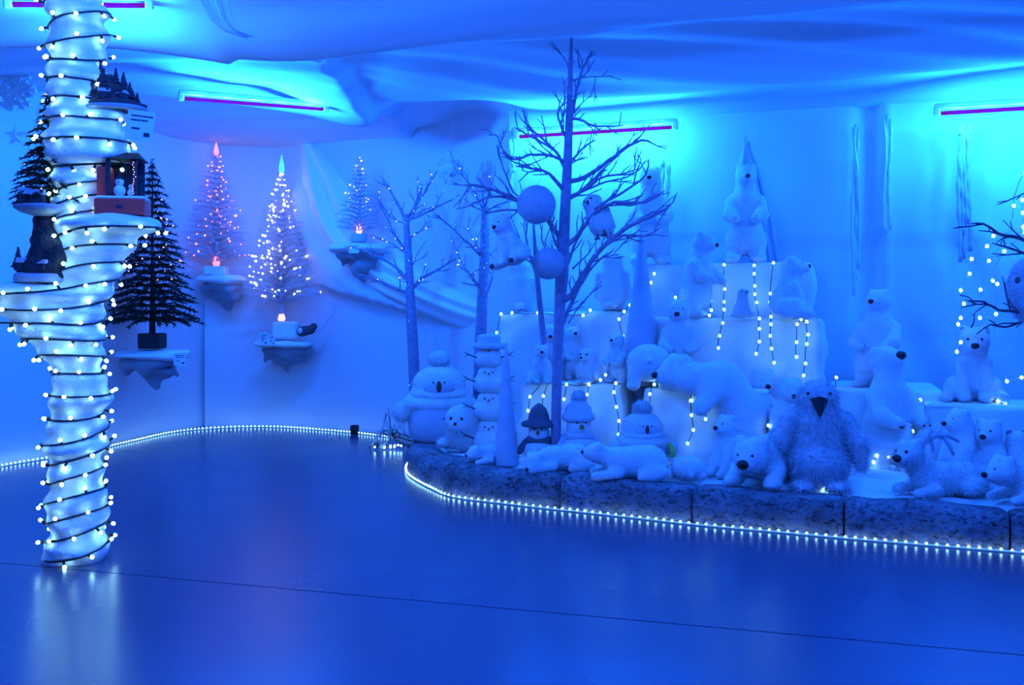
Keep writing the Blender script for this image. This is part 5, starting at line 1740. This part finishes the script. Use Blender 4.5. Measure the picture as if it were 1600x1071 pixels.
# tree village on the wide ledge
vt = thing('village_ornament', 'dark snowing village tree over a rocky cave on the wide ledge', 'ornament', P(66, 442, 5.80))
MB().lathe([(.155, 0), (.165, .02), (.16, .05), (.14, .06)], seg=30, wob=.03).build('base_plate', 'snow_dim', vt)
V, F = sdf_mesh([('c', (.02, 0, .08), (.02, .02, .36), .13, .075), ('e', (.11, -.02, .14), (.06, .08, .12)), ('e', (-.09, -.04, .10), (.06, .07, .06)), ('e', (.0, -.10, .09), (.07, .05, .05))], .01, .03, noise=lambda X, Y, Z: .012 * Wave(26, seed=3)(X, Y, Z))
link_mesh('rock_cave', np_mesh('rock_cave', V, F), 'rock_dark', vt)
hut(vt, (-.06, -.11, .07), .06, .05, .07, 'village_dark', 'snow_dim', .2)
hut(vt, (.05, -.12, .07), .07, .05, .06, 'village_dark', 'snow_dim', -.2)
tiny_fir(vt, (-.11, -.07, .08), .13, 'village_dark')
MB().lathe([(.05, .40), (.13, .425), (.165, .45), (.16, .465), (.10, .47)], (.01, 0, 0), 28, wob=.04).build('snowy_dish', 'snow_dim', vt)
hut(vt, (-.06, -.09, .465), .06, .05, .09, 'village_dark', 'snow_dim', .3)
hut(vt, (.03, -.11, .465), .07, .05, .08, 'village_dark', 'snow_dim', -.1)
tiny_fir(vt, (-.12, -.03, .465), .09, 'village_dark')
mt = fir('village_tree', 'x x x x', (0, 0, 0), .74, .22, 'fir_dark', 15, levels=17, per=11, trunk_h=.08, needles=70, nl=.034, nw=.004, droop=.1, lights='lights_dim', nlights=40, lr=.0045)
for ch in list(mt.children):
    ch.parent = vt
    ch.location = (.03, .03, .46)
bpy.data.objects.remove(mt)

# snowflake and star on the wall behind the column
sf = thing('snowflake', 'large pale snowflake cut-out on the wall behind the column', 'ornament', at(24, 9.30, P(24, 142, 9.3).z))
for q in range(6):
    a = q * PI / 3
    d = Vector((math.cos(a), 0, math.sin(a)))
    mb = MB().tube([(0, 0, 0), d * .20], .030, 4)
    for f in (.08, .14):
        for s in (-1, 1):
            e = Vector((math.cos(a + s * .9), 0, math.sin(a + s * .9)))
            mb.tube([d * f, d * f + e * .075], .027, 4)
    mb.build('arm', 'wadding', sf, smooth=False)
ss_ = thing('star', 'pale five-pointed star on the wall behind the column', 'ornament', P(25, 212, 9.30))
ps = []
for q in range(10):
    rr_ = .12 if q % 2 == 0 else .048
    ps.append((rr_ * math.sin(q * PI / 5), rr_ * math.cos(q * PI / 5)))
MB().add([(x, 0, z) for x, z in ps] + [(0, -.03, 0), (0, .02, 0)], [((i + 1) % 10, i, 10) for i in range(10)] + [(i, (i + 1) % 10, 11) for i in range(10)]).build('star_body', 'wadding', ss_, smooth=False)

# ------------------------------------------------------------------ cables and plug by the kerb end
cb = thing('cable_bundle', 'loose bundle of pale light cables on the floor beside the fat gnome', 'cables', P(618, 672, 10.55))
o = Vector(cb.location)
r = random.Random(21)
o.z = 0
cb.location.z = 0
for q in range(11):
    x0 = r.uniform(590, 640)
    ps = []
    for k in range(12):
        f = k / 11
        ps.append(Vector((r.uniform(-.03, .03) + (f - .5) * .45 + .08 * math.sin(q + 6 * f), -.1 + r.uniform(-.05, .05) + .05 * math.cos(q * 2 + 5 * f), max(.012, (.10 + .38 * r.random() * math.sin(PI * f) * (q % 3 + 1) / 3) * math.sin(PI * f) + .012))))
    MB().tube(ps, .006, 5).build('cable', 'clear_cable' if q % 3 else 'cable', cb)
mb = MB()
for q in range(9):
    mb.ell((r.uniform(-.25, .15), r.uniform(-.22, -.1), .03 + .02 * r.random()), .011, 6, 5)
mb.build('leds', 'led', cb, kind='stuff')
sk2 = thing('power_socket', 'black power socket box on the floor at the foot of the draped wall', 'socket', P(554, 674, 11.7))
sk2.location.z = 0
MB().rbox((0, 0, .055), (.10, .07, .11), .008).build('box', 'socket_black', sk2, smooth=False)
MB().lathe([(.022, 0), (.022, .008)], (0, -.036, .06), 14, (PI / 2, 0, 0)).build('outlet', 'dark_pot', sk2)

# cloth swag in long folds; its lighter colour stands in for the glow
sw = thing('cloth_swag', 'white cloth swag with painted-in glow sweeping down the wall in curved folds beside the small tree', 'cloth', P(560, 430, 11.9))
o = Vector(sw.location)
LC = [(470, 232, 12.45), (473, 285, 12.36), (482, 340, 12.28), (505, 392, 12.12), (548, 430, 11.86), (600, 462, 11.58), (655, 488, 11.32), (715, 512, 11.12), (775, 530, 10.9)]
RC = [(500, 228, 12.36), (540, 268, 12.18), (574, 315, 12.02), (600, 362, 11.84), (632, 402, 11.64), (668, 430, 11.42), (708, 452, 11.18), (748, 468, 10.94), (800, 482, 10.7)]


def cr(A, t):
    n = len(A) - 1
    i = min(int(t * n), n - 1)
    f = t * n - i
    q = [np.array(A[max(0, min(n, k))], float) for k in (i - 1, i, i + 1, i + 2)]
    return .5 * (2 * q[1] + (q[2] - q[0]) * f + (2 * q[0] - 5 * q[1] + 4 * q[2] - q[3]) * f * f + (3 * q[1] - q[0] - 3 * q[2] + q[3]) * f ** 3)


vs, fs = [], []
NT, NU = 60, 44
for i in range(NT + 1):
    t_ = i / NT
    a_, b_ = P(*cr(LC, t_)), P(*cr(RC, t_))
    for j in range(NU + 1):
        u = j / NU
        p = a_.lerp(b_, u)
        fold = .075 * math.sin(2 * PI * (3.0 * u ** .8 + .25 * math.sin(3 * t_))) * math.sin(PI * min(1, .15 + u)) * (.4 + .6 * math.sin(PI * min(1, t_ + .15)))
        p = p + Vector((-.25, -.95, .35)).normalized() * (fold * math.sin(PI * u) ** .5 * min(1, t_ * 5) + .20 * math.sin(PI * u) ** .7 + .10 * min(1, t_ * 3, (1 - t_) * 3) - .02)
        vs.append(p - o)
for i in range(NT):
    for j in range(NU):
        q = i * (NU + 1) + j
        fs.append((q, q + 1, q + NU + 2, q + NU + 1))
MB().add(vs, fs).build('cloth', 'swag_glow_cloth', sw)

# gathered cloth tied up under the ceiling
kt = thing('cloth_gather', 'gathered twist of white cloth tied up under the ceiling', 'cloth', P(350, 30, 6.1))
o = Vector(kt.location)
for q, (dx, w) in enumerate(((0, .030), (16, .026), (-14, .024), (28, .02))):
    ps = [P(x + dx * (1 - f * .7), y, 6.1 - .05 * q) - o for f, (x, y) in ((0, (318, -25)), (.35, (332, 8)), (.6, (343, 30)), (.8, (360, 46)), (1, (388, 57)))]
    MB().tube(ps, [w, w * 1.1, w, w * .8, w * .4], 8).build('fold', 'wall_cloth', kt)
